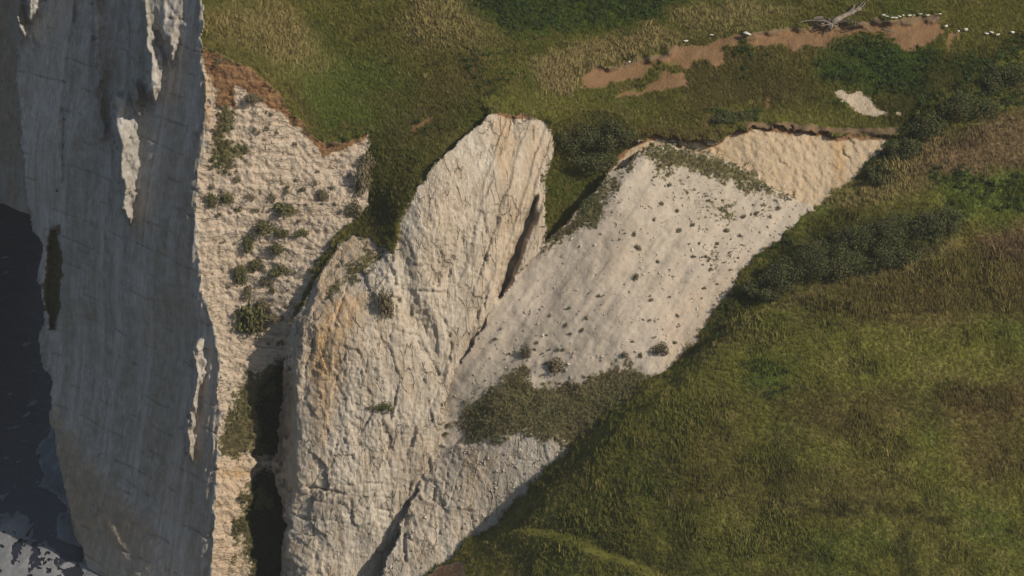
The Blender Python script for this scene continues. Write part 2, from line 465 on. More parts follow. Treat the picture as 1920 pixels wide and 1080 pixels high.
F[4] = tps([(560, 900, 1.5), (560, 1080, 0.3), (560, 1300, -1.2), (620, 1000, 0.5), (700, 1000, 0.3), (700, 800, 1.3), (600, 700, 2.6), (700, 620, 2.5), (800, 860, 1.7), (818, 740, 2.4), (745, 490, 3.9), (800, 400, 5.0), (850, 300, 7.0),
            (920, 218, 9.6), (1030, 242, 11.0), (1004, 380, 8.2), (970, 470, 6.8), (940, 540, 5.8), (850, 705, 3.3), (790, 905, 2.0), (740, 1020, 1.5), (700, 1090, 1.1), (680, 1300, -0.5), (545, 620, 4.6), (585, 595, 3.6), (516, 890, 3.3),
            (526, 1080, 2.2), (532, 740, 4.0), (900, 400, 6.4), (860, 550, 4.6), (632, 464, 7.1), (606, 500, 6.9), (700, 447, 6.4), (660, 440, 7.5), (582, 545, 5.9), (556, 585, 5.6), (640, 540, 4.4)])
F[5] = tps([(590, 556, 4.8), (632, 468, 6.8), (700, 450, 6.3), (722, 470, 5.6), (660, 515, 4.9), (605, 556, 4.5), (590, 590, 3.8), (640, 500, 5.8), (690, 490, 5.2)])
F[6] = tps([(1034, 245, 12.4), (1100, 212, 13.4), (1190, 255, 12.6), (1140, 325, 11.2), (1060, 415, 9.6), (1005, 475, 8.6), (1010, 400, 10.0), (1020, 330, 11.4), (950, 535, 7.0), (1080, 310, 12.0)])
F[7] = tps([(1132, 338, 10.6), (1240, 275, 12.6), (1330, 275, 12.4), (1500, 375, 8.6), (1600, 330, 9.6), (1700, 250, 12.3), (1280, 650, -0.5), (1190, 720, -1.8), (1060, 832, -2.5), (1100, 600, 3.2), (1300, 480, 5.3), (850, 800, 2.4),
            (950, 560, 6.0), (1000, 485, 7.9), (940, 830, -0.7), (870, 680, 3.3), (2150, 700, -6), (2150, 300, 8), (1600, 600, 0)])
F[8] = tps([(1132, 336, 10.4), (1160, 290, 12.1), (1240, 262, 12.9), (1335, 268, 12.6), (1402, 240, 13.0), (1545, 250, 12.9), (1690, 252, 12.4), (1500, 378, 8.9), (1560, 350, 9.6), (1430, 345, 10.0), (1365, 298, 11.8), (1250, 276, 12.5), (1480, 300, 11.2), (1600, 300, 11.0), (1650, 420, 6.5), (1180, 294, 11.9)])
F[9] = tps([(830, 845, 2.0), (880, 835, 0.7), (940, 830, -0.6), (1050, 832, -2.3), (800, 895, 1.4), (765, 965, 0.0), (735, 1040, -1.4), (712, 1095, -2.2), (680, 1300, -5), (900, 1000, -1.9), (800, 1080, -2.9), (850, 920, -0.2), (1000, 900, -2.5), (1000, 1000, -3.4), (1400, 1000, -7), (1000, 1300, -7.5)])

DEP = np.zeros(PX.shape)
for r, f in F.items():
    m = REG == r
    DEP[m] = f(PX[m], PY[m])
# left wall: recedes to the left, nearly along the sunlight
# the scree is a fan: a broad ridge runs down its middle
RIDGE = [(1235, 290), (1190, 360), (1140, 470), (1100, 580), (1075, 640)]
DEP -= 1.5 * np.exp(-(line_d(RIDGE, PX, PY, 400.0) / 120.0) ** 2) * (REG == 7) * (1 - smooth(560, 760, PY))
m = REG == 1
k = 1.22
wl = (np.interp(PY, ARR[:, 0], ARR[:, 1]) - PX) / SCALE
wallY = ad + k * wl - (0.018 - 0.016 * smooth(250, 480, PY)) * wl * wl
seaY = at_z(PX, PY, SEA_Z)[..., 1]
foot = seaY - 0.2 - 0.95 * np.maximum(PX - xs, 0) / SCALE
fan_ = smooth(0, 70, poly_sd([(60, 690), (100, 700), (130, 760), (185, 830), (240, 900), (300, 960), (345, 1090), (420, 1400), (0, 1400)], PX + jag * 2.2, PY + jag2, 80))
wallY = np.minimum(wallY - 0.9 * fan_ * (1 + 0.5 * fbm((PX - 0.45 * PY) / 30.0, PY / 300.0, 0, 3, 77)), seaY - 0.1)
DEP[m] = wallY[m]

# ribs on the wall that stand out into the light: (x left, x right, y top, y bottom, proud metres)
RIBS = [([(-200, 243, 300), (0, 252, 290), (60, 258, 292), (130, 276, 305), (190, 290, 300)], 1.9), ([(-200, 270, 310), (0, 272, 300), (95, 282, 302), (150, 290, 312), (190, 292, 300)], 1.5),
        ([(-200, 302, 360), (0, 304, 350), (40, 307, 345), (95, 322, 330), (125, 318, 326)], 1.6),
        ([(170, 222, 240), (210, 220, 248), (270, 226, 262), (330, 230, 256), (390, 234, 252), (425, 245, 250)], 2.3), ([(155, 248, 260), (200, 256, 266), (215, 262, 266)], 2.2),
        ([(-200, 178, 200), (0, 180, 192), (50, 183, 195), (100, 182, 190), (180, 184, 191), (270, 196, 202)], 1.5), ([(-200, 35, 52), (0, 34, 48), (80, 44, 50)], 2.6), ([(-200, 58, 90), (0, 58, 82), (40, 62, 66)], 2.6),
        ([(640, 366, 386), (700, 372, 386), (760, 358, 372), (815, 356, 366), (870, 354, 362)], 1.5)]
for prof, h in RIBS:
    Pm = np.array(prof, float)
    yy = PY + jag2 * 1.2
    ff = fbm(WX * 2.6, WZ * 1.2, 2, 4, 78)
    x0 = np.interp(yy, Pm[:, 0], Pm[:, 1]) + jag * 0.7 + 9 * ff; x1 = np.interp(yy, Pm[:, 0], Pm[:, 2]) + jag * 0.5 + 9 * ff
    fade = smooth(Pm[0, 0] - 12, Pm[0, 0] + 14, yy) * (1 - smooth(Pm[-1, 0] - 20, Pm[-1, 0] + 8, yy))
    w = np.maximum(x1 - x0, 1.0)
    t = (PX - x0) / w
    prof_h = np.where(t < 0, smooth(-0.75, 0, t), np.clip(1 - 0.9 * t, 0, 1)) * (t < 1.15)
    DEP[m] -= (h * prof_h * fade)[m]

# surface relief per landform
Wp = at(PX, PY, DEP); X3, Y3, Z3 = Wp[..., 0], Wp[..., 1], Wp[..., 2]
REL = np.zeros(PX.shape)
def sub(rids):
    return np.isin(REG, rids)
def blocks(mm, sx_, sz_, amp, tilt, seed, warp=0.5):
    x, y, z = X3[mm], Y3[mm], Z3[mm]
    wx = x + 0.6 * y + warp * fbm(x * 0.7, z * 0.7, y * 0.3, 3, seed + 1)
    wz = z + warp * fbm(x * 0.7, z * 0.7, y * 0.3, 3, seed + 2)
    r1, r2, ox, oz, ed = cells(wx / sx_, wz / sz_, seed)
    return amp * (r1 - 0.5) * 2 + tilt * ((r2 - 0.5) * 2 * ox + (r1 * 7 % 1 - 0.5) * oz * 1.3), ed
mm = sub([4, 9])
x, y, z = X3[mm], Y3[mm], Z3[mm]
rough = 0.75 * smooth(-0.25, 0.35, fbm(x * 0.12, z * 0.12, y * 0.1, 3, 40))
b1, e1 = blocks(mm, 1.3, 3.0, 0.14, 0.30, 41, 0.35)
b2, e2 = blocks(mm, 0.5, 0.95, 0.07, 0.20, 42, 0.2)
rel = (b1 + 0.8 * b2) * (0.35 + 0.65 * rough)
rel += 0.07 * fbm((x + 0.5 * y) * 1.6, z * 0.22, y * 0.3, 4, 43)
rel += 0.04 * fbm(x * 1.6, z * 1.2, y, 4, 44) - 0.08 * (1 - smooth(0.0, 0.06, e1)) * rough
led = (z + 0.35 * fbm(x * 0.4, z * 0.2, 0, 3, 45)) / 1.55
lf = np.abs((led % 1.0) - 0.5) * 2
b3, e3 = blocks(mm, 0.22, 0.30, 0.045, 0.13, 47, 0.25)
uu = (PX[mm] + 0.22 * (PY[mm] - 600)) / SCALE + 0.25 * fbm(x * 0.6, z * 0.5, 0, 3, 48)
rel -= 0.16 * (1 - smooth(0.0, 0.11, np.abs(vnoise(uu * 1.0, z * 0.13, 0, 49)))) * smooth(-0.2, 0.2, fbm(x * 0.4, z * 0.4, 0, 2, 52))
rel += b3 * (0.45 + 0.8 * rough) - 0.12 * smooth(0.9, 0.98, lf) * smooth(0.15, 0.4, fbm(x * 0.3, np.floor(led + 0.5) * 5.3, 0, 3, 46)) * smooth(640, 900, PY[mm])
REL[mm] = rel
# the upper right of the buttress is fluted: long vertical flakes
fl = sub([4]) & (PX > 720)
x, y, z = X3[fl], Y3[fl], Z3[fl]
flw = smooth(840, 960, PX[fl] + 0.25 * (PY[fl] - 400))
u = (PX[fl] + 0.33 * (PY[fl] - 400)) / SCALE + 0.45 * fbm(x * 0.5, z * 0.35, 0, 4, 54)
REL[fl] = REL[fl] * (1 - 0.55 * flw) + flw * (0.5 * np.abs(vnoise(u * 1.3, z * 0.06, 0, 50)) + 0.26 * np.abs(vnoise(u * 3.1, z * 0.10, 2, 51)) + 0.08 * vnoise(u * 6.5, z * 0.25, 2, 53))
mm = sub([2])
x, y, z = X3[mm], Y3[mm], Z3[mm]
b1, e1 = blocks(mm, 0.5, 0.36, 0.06, 0.14, 60, 0.3)
rel = b1 + 0.28 * fbm(x * 0.5, z * 0.5, y * 0.5, 4, 61) + 0.10 * fbm(x * 3, z * 3, y * 3, 3, 62)
led = (z + 0.25 * fbm(x * 0.4, z * 0.3, 0, 3, 63)) / 1.15
lf = np.abs((led % 1.0) - 0.5) * 2
rel -= 0.16 * smooth(0.82, 0.97, lf) * smooth(-0.05, 0.3, fbm(x * 0.3, np.floor(led + 0.5) * 3.1, 0, 3, 64))
rel += 0.32 * ((led % 1.0) - 0.5)
REL[mm] = rel
mm = sub([1])
x, y, z = X3[mm], Y3[mm], Z3[mm]
u = x - y
bw, ew = blocks(mm, 0.45, 0.7, 0.03, 0.07, 75, 0.4)
rel = bw + 0.10 * fbm(u * 0.9, z * 0.07, 0, 4, 70) + 0.05 * fbm(u * 2.2, z * 1.6, 0, 4, 71)
led = (z + 0.12 * u * 0 + 0.2 * fbm(u * 0.3, z * 0.2, 0, 3, 72)) / 2.1
lf = np.abs((led % 1.0) - 0.5) * 2
rel -= 0.22 * smooth(0.93, 0.99, lf) * smooth(0.02, 0.2, fbm(u * 0.5, np.floor(led + 0.5) * 4.1, 0, 3, 73))
flint = smooth(0.955, 0.985, lf) * smooth(0.0, 0.15, fbm(u * 0.5, np.floor(led + 0.5) * 4.1, 0, 3, 73)) * smooth(-0.1, 0.15, fbm(u * 2.2, z * 2.0, 0, 2, 76))
FLINT = np.zeros(PX.shape); FLINT[mm] = flint
edge = smooth(60, 0, (xa - PX)[mm])
rel += edge * 0.5 * fbm(u * 1.2, z * 0.5, 0, 4, 74)
REL[mm] = rel
mm = sub([7])
x, y, z = X3[mm], Y3[mm], Z3[mm]
s_ = (PX[mm] * 0.80 + PY[mm] * 0.60) / SCALE             # across the fall line
t_ = (PX[mm] * -0.60 + PY[mm] * 0.80) / SCALE
REL[mm] = 0.45 * fbm(s_ * 0.28, t_ * 0.05, 0, 3, 80) + 0.20 * fbm(s_ * 0.9, t_ * 0.16, 0, 4, 82) + 0.16 * fbm(x * 0.7, y * 0.7, z * 0.7, 3, 83) + 0.05 * fbm(x * 2.5, y * 2.5, z * 2.5, 4, 81)
mm = sub([8, 5])
x, y, z = X3[mm], Y3[mm], Z3[mm]
b1, e1 = blocks(mm, 0.5, 0.5, 0.05, 0.09, 90, 0.3)
REL[mm] = 1.2 * b1 + 0.09 * fbm(x * 1.1, z * 0.3, y * 0.2, 4, 91) + 0.08 * fbm(x * 3, z * 3, y * 3, 3, 92)
mm = sub([0, 3, 6])
x, y, z = X3[mm], Y3[mm], Z3[mm]
REL[mm] = 0.35 * fbm(x * 0.22, y * 0.22, z * 0.22, 4, 95) + 0.12 * fbm(x * 1.3, y * 1.3, z * 1.3, 3, 96)

# named cracks and steps: (line, half width px, depth m)
CRACKS = [([(572, 912), (600, 916), (645, 926)], 3, 0.5), ([(565, 970), (590, 976), (628, 976)], 3, 0.5), ([(655, 908), (700, 905), (742, 908)], 2.5, 0.4), ([(680, 952), (735, 956)], 2.5, 0.4),
          ([(734, 470), (738, 520), (742, 560), (768, 585), (775, 620), (800, 665), (830, 720)], 5, 0.6), ([(645, 820), (650, 860), (655, 920), (660, 980)], 3, 0.4), ([(650, 832), (690, 790)], 2.5, 0.3),
          ([(828, 560), (834, 600), (845, 640), (842, 680), (830, 730), (822, 800)], 4, 0.5), ([(785, 545), (815, 547), (830, 552)], 3, 0.45), ([(845, 480), (856, 500), (860, 515)], 3, 0.35), ([(890, 560), (895, 600), (880, 650), (862, 690)], 3, 0.4),
          ([(905, 400), (912, 440), (905, 470), (915, 500)], 3, 0.45), ([(985, 230), (998, 240), (1000, 265)], 3, 0.5), ([(962, 220), (965, 262), (960, 300)], 2.5, 0.4),
          ([(770, 905), (765, 960), (757, 1010), (760, 1050)], 4, 0.9), ([(815, 900), (812, 950), (808, 975)], 3, 0.6), ([(800, 850), (808, 880), (795, 920)], 3, 0.5),
          ([(490, 286), (530, 288), (560, 294), (600, 297), (640, 292)], 2.2, 0.35), ([(500, 384), (560, 386), (600, 384), (650, 388)], 2, 0.3), ([(385, 503), (430, 507)], 2, 0.3), ([(403, 880), (440, 884), (470, 885)], 2.5, 0.4),
          ([(190, 165), (220, 180), (270, 196)], 2, 0.4), ([(130, 122), (165, 145)], 2, 0.3), ([(285, 215), (315, 225), (350, 237)], 2, 0.35), ([(190, 68), (232, 82)], 2, 0.3), ([(140, 464), (175, 482)], 2, 0.35), ([(235, 900), (285, 935)], 2, 0.35),
          ([(265, 850), (300, 868)], 2, 0.3), ([(330, 800), (350, 810)], 2, 0.3), ([(360, 905), (395, 915)], 2, 0.3), ([(20, 5), (45, 12)], 2, 0.3)]
for ln, hw, dp in CRACKS:
    d = line_d(ln, PX + jag * 0.35, PY + jag2 * 0.35)
    brk = smooth(-0.2, 0.2, fbm(WX * 1.3, WZ * 1.3, 1, 2, 120))
    REL -= dp * 0.5 * (1 - smooth(hw * 0.4, hw * 1.3, d)) * brk * (sub([1, 2, 4, 9]))
# broader relief of the buttress
BUMPS = [([(500, 712), (545, 680), (545, 760), (530, 880), (540, 940), (545, 1000), (540, 1080), (530, 1320), (474, 1320), (470, 1080), (468, 900), (480, 860), (484, 800), (484, 740)], 7, -4.2),
         ([(738, 470), (742, 440), (770, 480), (790, 560), (815, 600), (830, 660), (830, 730), (800, 680), (772, 625), (745, 590), (735, 520)], 26, -0.55),      # shaded groove under the upper mass
         ([(525, 690), (548, 705), (553, 760), (556, 850), (558, 915), (545, 945), (530, 935), (514, 885), (522, 800)], 10, -0.9),       # side flake
         ([(560, 600), (580, 600), (575, 700), (560, 760), (545, 700)], 10, 0.35), ([(998, 370), (1008, 366), (1006, 410), (990, 450), (972, 505), (946, 558), (932, 558), (946, 500), (972, 440)], 9, -2.0),
         ([(870, 640), (905, 560), (930, 480), (958, 430), (935, 510), (930, 560), (900, 620)], 12, 0.5), ([(90, 430), (112, 425), (116, 470), (115, 560), (108, 620), (92, 620), (84, 560)], 8, -1.4),
         ([(112, 200), (122, 200), (124, 340), (112, 350)], 8, -0.7), ([(60, 60), (75, 90), (60, 110)], 6, -0.5), ([(135, 0), (145, 0), (144, 40), (135, 45)], 5, -0.6)]
for pl, sft, dp in BUMPS:
    jj_ = 2.6 if dp == -4.2 else 0.6
    dp = -1.5 if dp == -4.2 else dp
    sd = poly_sd(pl, PX + jag * jj_, PY + jag2 * jj_, 40)
    REL += dp * smooth(-sft * 0.3, sft, sd) * sub([1, 2, 4, 9])
DEP2 = DEP - REL
# overhanging turf lips: grass edge stands a little proud of the soil below
LIPS = [[(378, 90), (410, 95), (440, 110), (470, 126), (500, 151), (525, 178), (548, 208), (575, 240), (598, 262), (620, 270), (690, 248)],
        [(920, 205), (935, 207), (960, 214), (985, 210), (1030, 222)], [(1130, 320), (1175, 266), (1232, 252), (1300, 254), (1335, 262), (1362, 244), (1402, 233), (1460, 235), (1545, 244), (1570, 252), (1690, 247)],
        [(1085, 135), (1110, 125), (1150, 120), (1200, 112), (1245, 105), (1262, 92)], [(1395, 70), (1430, 55), (1520, 48), (1600, 42), (1680, 36), (1765, 30)]]
hillm = sub([0])
for ln in LIPS:
    d = line_d(ln, JX, JY)
    DEP2 -= 0.85 * (1 - smooth(2, 16, d)) * hillm * (0.6 + 0.6 * vnoise(WX * 1.3, WZ * 1.3, 0, 130))

# ---- surface masks: vegetation, soil, iron stain, grime
VEG = np.zeros(PX.shape); SOIL = np.zeros(PX.shape); STN = np.zeros(PX.shape); GRI = np.zeros(PX.shape)
VEG[sub([0, 3, 6])] = 1.6
def paint(arr, poly, val=1.0, soft=8, j=1.0, rids=None):
    sd = poly_sd(poly, PX + jag * j, PY + jag2 * j, 40)
    f_ = smooth(-soft * 0.5, soft * 0.5, sd)
    if rids is not None:
        f_ = f_ * sub(rids)
    arr[...] = arr * (1 - f_) + val * f_
SOILS = [[(376, 88), (410, 98), (440, 112), (470, 128), (500, 153), (525, 180), (548, 208), (560, 228), (568, 240), (556, 238), (540, 222), (520, 214), (500, 200), (478, 184), (455, 166), (420, 154), (388, 136)],
         [(560, 236), (598, 264), (655, 262), (692, 250), (690, 258), (655, 276), (640, 286), (608, 290), (590, 276)],
         [(386, 140), (440, 162), (442, 196), (408, 198), (405, 175)],
         [(1395, 72), (1430, 55), (1520, 48), (1600, 40), (1680, 33), (1770, 26), (1772, 62), (1758, 74), (1722, 90), (1690, 96), (1672, 84), (1680, 72), (1650, 68), (1600, 64), (1565, 72), (1545, 92), (1490, 100), (1470, 90), (1405, 86)],
         [(1085, 145), (1110, 127), (1150, 122), (1200, 114), (1245, 106), (1262, 92), (1295, 85), (1330, 82), (1352, 88), (1358, 120), (1345, 130), (1330, 110), (1298, 112), (1290, 128), (1268, 118), (1230, 118), (1200, 146), (1160, 150), (1120, 160), (1085, 165)],
         [(1165, 178), (1220, 162), (1245, 140), (1285, 140), (1290, 165), (1240, 170), (1180, 184)],
         [(1772, 62), (1795, 58), (1810, 52), (1802, 66), (1788, 78), (1778, 112), (1768, 112), (1776, 80)],
         [(1290, 86), (1340, 76), (1400, 64), (1402, 76), (1350, 92), (1300, 98)],
         [(770, 232), (800, 222), (830, 214), (815, 228), (785, 246), (768, 262)]]
for pl in SOILS:
    paint(SOIL, pl, 1.0, 12, 1.2); paint(GRI, pl, 0.25, 12, 1.2, rids=[0]); paint(VEG, pl, 0.0, 12, 1.4, rids=[0, 2, 3])
pl = [(1085, 152), (1110, 127), (1200, 114), (1262, 92), (1330, 80), (1360, 88), (1362, 124), (1330, 142), (1290, 152), (1240, 174), (1165, 188), (1130, 178), (1090, 175)]
paint(SOIL, pl, 1.0, 24, 1.4, rids=[0]); paint(VEG, pl, 0.62, 24, 1.4, rids=[0]); paint(SOIL, SOILS[4], 1.0, 10, 1.2, rids=[0]); paint(VEG, SOILS[4], 0.0, 10, 1.2, rids=[0]); paint(VEG, SOILS[5], 0.0, 10, 1.2, rids=[0])
# chalk showing in the hollow
P_CHK = [(1566, 172), (1585, 168), (1610, 174), (1622, 180), (1636, 184), (1640, 196), (1650, 204), (1664, 210), (1665, 218), (1620, 220), (1600, 214), (1588, 198), (1575, 192)]
paint(VEG, P_CHK, 0.0, 6, rids=[0]); paint(VEG, [(1675, 206), (1688, 210), (1690, 222), (1674, 220)], 0.2, 6, rids=[0])
paint(VEG, [(1435, 180), (1450, 178), (1445, 205), (1432, 210)], 0.3, 8, rids=[0]); paint(SOIL, [(1435, 180), (1450, 178), (1445, 205), (1432, 210)], 0.8, 8, rids=[0])
for ln in LIPS:
    d = line_d(ln, JX, JY)
    SOIL = np.where(hillm, np.maximum(SOIL, 0.95 * (1 - smooth(5, 11, d))), SOIL)
    GRI = np.where(hillm, np.maximum(GRI, 0.95 * (1 - smooth(6, 11, d))), GRI)
d = line_d(LIPS[0], JX, JY); SOIL = np.where(sub([2]), np.maximum(SOIL, 0.95 * (1 - smooth(3, 9, d))), SOIL)
# soil band under the lips of the buttress and the scar
lipd = line_d(LIPS[1], JX, JY); SOIL[(lipd < 9) & sub([4])] = 0.8
lipd = line_d(LIPS[2], JX, JY)
SOIL = np.where(sub([8]), np.maximum(SOIL, 0.8 * (1 - smooth(6, 20, lipd))), SOIL)
lipd = line_d([(1400, 232), (1545, 243), (1690, 247)], JX, JY); VEG = np.where(sub([0]), VEG * smooth(3, 12, lipd), VEG); SOIL = np.where(sub([0]) & (lipd < 16), 0.95, SOIL); GRI = np.where(sub([0]) & (lipd < 16), 0.8, GRI)
# stains
paint(STN, [(930, 212), (960, 215), (965, 300), (950, 340), (935, 300)], 0.8, 24, rids=[4])
paint(STN, [(1555, 255), (1590, 255), (1588, 340), (1560, 350)], 0.9, 24, rids=[8]); STN[sub([8])] = np.maximum(STN[sub([8])], 0.28)
paint(STN, [(575, 590), (640, 545), (690, 560), (660, 620), (625, 740), (600, 830), (580, 700)], 0.95, 60, rids=[4]); paint(STN, [(980, 230), (1034, 240), (1030, 420), (990, 500), (900, 640), (850, 700), (900, 500), (950, 350)], 0.35, 70, rids=[4])
paint(STN, [(525, 690), (548, 705), (553, 760), (556, 850), (558, 915), (545, 945), (530, 935), (514, 885), (522, 800)], 0.75, 24, rids=[4])
paint(STN, [(860, 840), (930, 850), (910, 930), (870, 960), (860, 900)], 0.4, 40, rids=[9])
paint(STN, [(403, 860), (470, 865), (470, 900), (460, 1080), (400, 1080)], 0.35, 40, rids=[2]); paint(STN, [(400, 880), (470, 882), (470, 890), (400, 892)], 0.9, 8, rids=[2])
paint(STN, [(800, 300), (880, 300), (860, 500), (830, 600), (800, 500)], 0.25, 80, rids=[4]); paint(STN, [(376, 130), (392, 150), (396, 230), (384, 240)], 0.8, 14)
STN[sub([5])] = 0.55
STN = np.maximum(STN, sub([1]) * 0.18 * smooth(0.1, 0.5, fbm((X3 - Y3) * 0.5, Z3 * 0.03, 0, 3, 140)))
fan = smooth(0, 60, poly_sd([(60, 690), (100, 700), (130, 760), (185, 830), (240, 900), (300, 960), (340, 1090), (420, 1400), (0, 1400)], PX + jag * 2, PY + jag2, 80))
STN = np.maximum(STN, fan * sub([1]) * (0.75 - 0.45 * smooth(980, 1080, PY)))
GRI = np.maximum(GRI, fan * sub([1]) * (1.15 - 0.6 * smooth(980, 1080, PY)))
GRI = np.maximum(GRI, sub([1]) * smooth(0.0, 0.4, fbm((X3 - Y3) * 0.30, Z3 * 0.03, 0, 4, 141)) * 0.95)
VEG = np.maximum(VEG, sub([1]) * smooth(-3, 8, poly_sd([(90, 430), (114, 425), (118, 470), (117, 560), (108, 622), (92, 622), (82, 570), (80, 540)], PX + jag, PY, 20)) * 0.9)
VEG = np.maximum(VEG, sub([1]) * smooth(-3, 6, poly_sd([(117, 150), (124, 150), (122, 350), (116, 352)], PX + jag, PY, 20)) * 0.62)
paint(GRI, [(1100, 380), (1260, 300), (1500, 380), (1420, 470), (1320, 600), (1180, 520)], 0.45, 80, rids=[7]); paint(GRI, [(870, 660), (940, 580), (1000, 620), (960, 740), (860, 800)], 0.45, 60, rids=[7])
sS = (PX * 0.80 + PY * 0.60) / SCALE; tS = (PX * -0.60 + PY * 0.80) / SCALE
mm = sub([4, 9]); wx_ = X3[mm] + 0.6 * Y3[mm]; r1_, r2_, _a, _b, _c = cells(wx_ / 0.9, Z3[mm] / 1.7, 155); GRI[mm] = np.maximum(GRI[mm], 0.5 * smooth(0.55, 1.0, r1_)); STN[mm] = np.maximum(STN[mm], 0.25 * smooth(0.6, 1.0, r2_))
GRI = np.where(sub([7]), np.maximum(GRI * 0.8, 0.62 * smooth(-0.1, 0.45, fbm(sS * 0.30, tS * 0.06, 0, 4, 150))), GRI)
STN = np.where(sub([7]), 0.22 * smooth(0.0, 0.45, fbm(sS * 0.22, tS * 0.08, 5, 3, 151)), STN)
STN = np.where(sub([1]), np.maximum(STN, 0.22 * smooth(230, 320, PX + 30 * vnoise(WX * 0.2, WZ * 0.05, 0, 154)) * smooth(150, 300, PY)), STN)
GRI = np.where(sub([1]), np.maximum(GRI, 1.0 * smooth(0.0, 0.35, fbm((X3 - Y3) * 1.1, Z3 * 0.06, 2, 4, 152))), GRI)
GRI = np.maximum(GRI, FLINT * 1.3)
for ln, hw, dp in CRACKS:                                # flint bands are dark stone
    d = line_d(ln, PX + jag * 0.35, PY + jag2 * 0.35, 12.0)
    GRI = np.where(sub([1, 2, 4]) & (d < hw * 0.5 * (0.6 + 0.8 * vnoise(WX * 2.5, WZ * 2.5, 0, 153))) & (hw < 3.5), 1.2, GRI)
# plants spreading over the chalk
VEGS = [([(862, 795), (880, 760), (930, 730), (945, 700), (985, 690), (1000, 725), (1080, 715), (1140, 695), (1185, 682), (1230, 720), (1160, 800), (1085, 862), (1040, 822), (985, 815), (930, 828), (870, 822)], [7, 9], 1.0),
        ([(1160, 318), (1180, 296), (1215, 282), (1240, 276), (1300, 282), (1345, 290), (1395, 318), (1430, 345), (1480, 362), (1470, 368), (1420, 360), (1370, 345), (1330, 325), (1280, 318), (1250, 325), (1228, 330), (1225, 300), (1200, 300)], [7, 8], 0.95),
        ([(1320, 360), (1370, 370), (1400, 400), (1385, 425), (1340, 425), (1325, 400)], [7], 0.5), ([(1270, 340), (1300, 345), (1300, 375), (1275, 370)], [7], 0.55), ([(1300, 450), (1360, 470), (1350, 520), (1310, 480)], [7], 0.42), ([(1400, 395), (1500, 365), (1505, 385), (1420, 415)], [7], 0.42),
        ([(1130, 338), (1160, 345), (1140, 365), (1138, 385), (1115, 430), (1095, 425), (1060, 445), (1020, 465), (985, 498), (960, 522), (990, 480), (1060, 412), (1100, 372)], [7], 0.95),
        ([(410, 197), (442, 200), (430, 258), (462, 280), (452, 298), (436, 300), (441, 320), (420, 324), (388, 296), (404, 248)], [2], 1.0),
        ([(468, 706), (498, 714), (540, 690), (535, 830), (478, 832), (440, 862), (414, 846), (414, 820), (434, 790), (438, 748)], [2], 1.0), ([(466, 912), (500, 890), (545, 890), (545, 1320), (470, 1320)], [2], 1.3), ([(484, 700), (545, 680), (545, 860), (478, 850)], [2], 1.3), ([(440, 975), (470, 975), (470, 1030), (445, 1010)], [2], 0.8),  # the two densest patches hold the gully's painted shade
        ([(665, 490), (690, 462), (700, 480), (712, 480), (690, 500), (660, 505)], [5], 0.8), ([(605, 556), (635, 532), (665, 515), (690, 498), (692, 506), (660, 524), (620, 552)], [5, 4], 0.9),
        ([(690, 440), (720, 445), (735, 470), (715, 475)], [3, 5], 0.5)]
for pl, rids, val in VEGS:
    paint(VEG, pl, val, 60, 1.6, rids=rids)
paint(VEG, [(664, 395), (690, 350), (700, 330), (695, 345), (672, 405), (640, 450), (636, 448)], 0.25, 6, rids=[3])

P3 = at(PX, PY, DEP2)
MASK = np.stack([VEG, SOIL, STN, GRI], -1)

def boundary_skirt(V, Q, Mk, keep, offs):
    """extend the open border (where keep(vertex) holds) along a list of offsets, so that the landform turns a corner instead of ending"""
    E = np.concatenate([Q[:, [0, 1]], Q[:, [1, 2]], Q[:, [2, 3]], Q[:, [3, 0]]])
    key = np.sort(E, 1); kk = key[:, 0].astype(np.int64) * (len(V) + 1) + key[:, 1]
    u, idx, cnt = np.unique(kk, return_index=True, return_counts=True)
    B = E[idx[cnt == 1]]
    ok = keep(V[B[:, 0]], B[:, 0]) & keep(V[B[:, 1]], B[:, 1])
    B = B[ok]
    vs = np.unique(B); mp = -np.ones(len(V), int)
    prev = vs
    newV, newQ, newM = [V], [Q], [Mk]
    n = len(V); B0 = B
    base = V[vs]
    lut = -np.ones(len(V), int); lut[vs] = np.arange(len(vs))
    lo = lut[B0]
    for o in offs:
        cur = np.arange(n, n + len(vs)); n += len(vs)
        newV.append(base + np.array(o) + 0.4 * np.stack([vnoise(base[:, 0] * .5, base[:, 2] * .5, o[1], 9)] * 3, -1)); newM.append(Mk[vs])
        newQ.append(np.stack([prev[lo[:, 1]], prev[lo[:, 0]], cur[lo[:, 0]], cur[lo[:, 1]]], -1))
        prev = cur
    return np.concatenate(newV), np.concatenate(newQ), np.concatenate(newM)

OLIVE = np.array((0.190, 0.182, 0.047)); STRAW = np.array((0.37, 0.285, 0.14)); GREEN = np.array((0.108, 0.160, 0.032)); BRIGHT = np.array((0.09, 0.18, 0.036)); RUST = np.array((0.175, 0.112, 0.058)); MAUVE = np.array((0.23, 0.125, 0.115)); DARK = np.array((0.085, 0.085, 0.028))
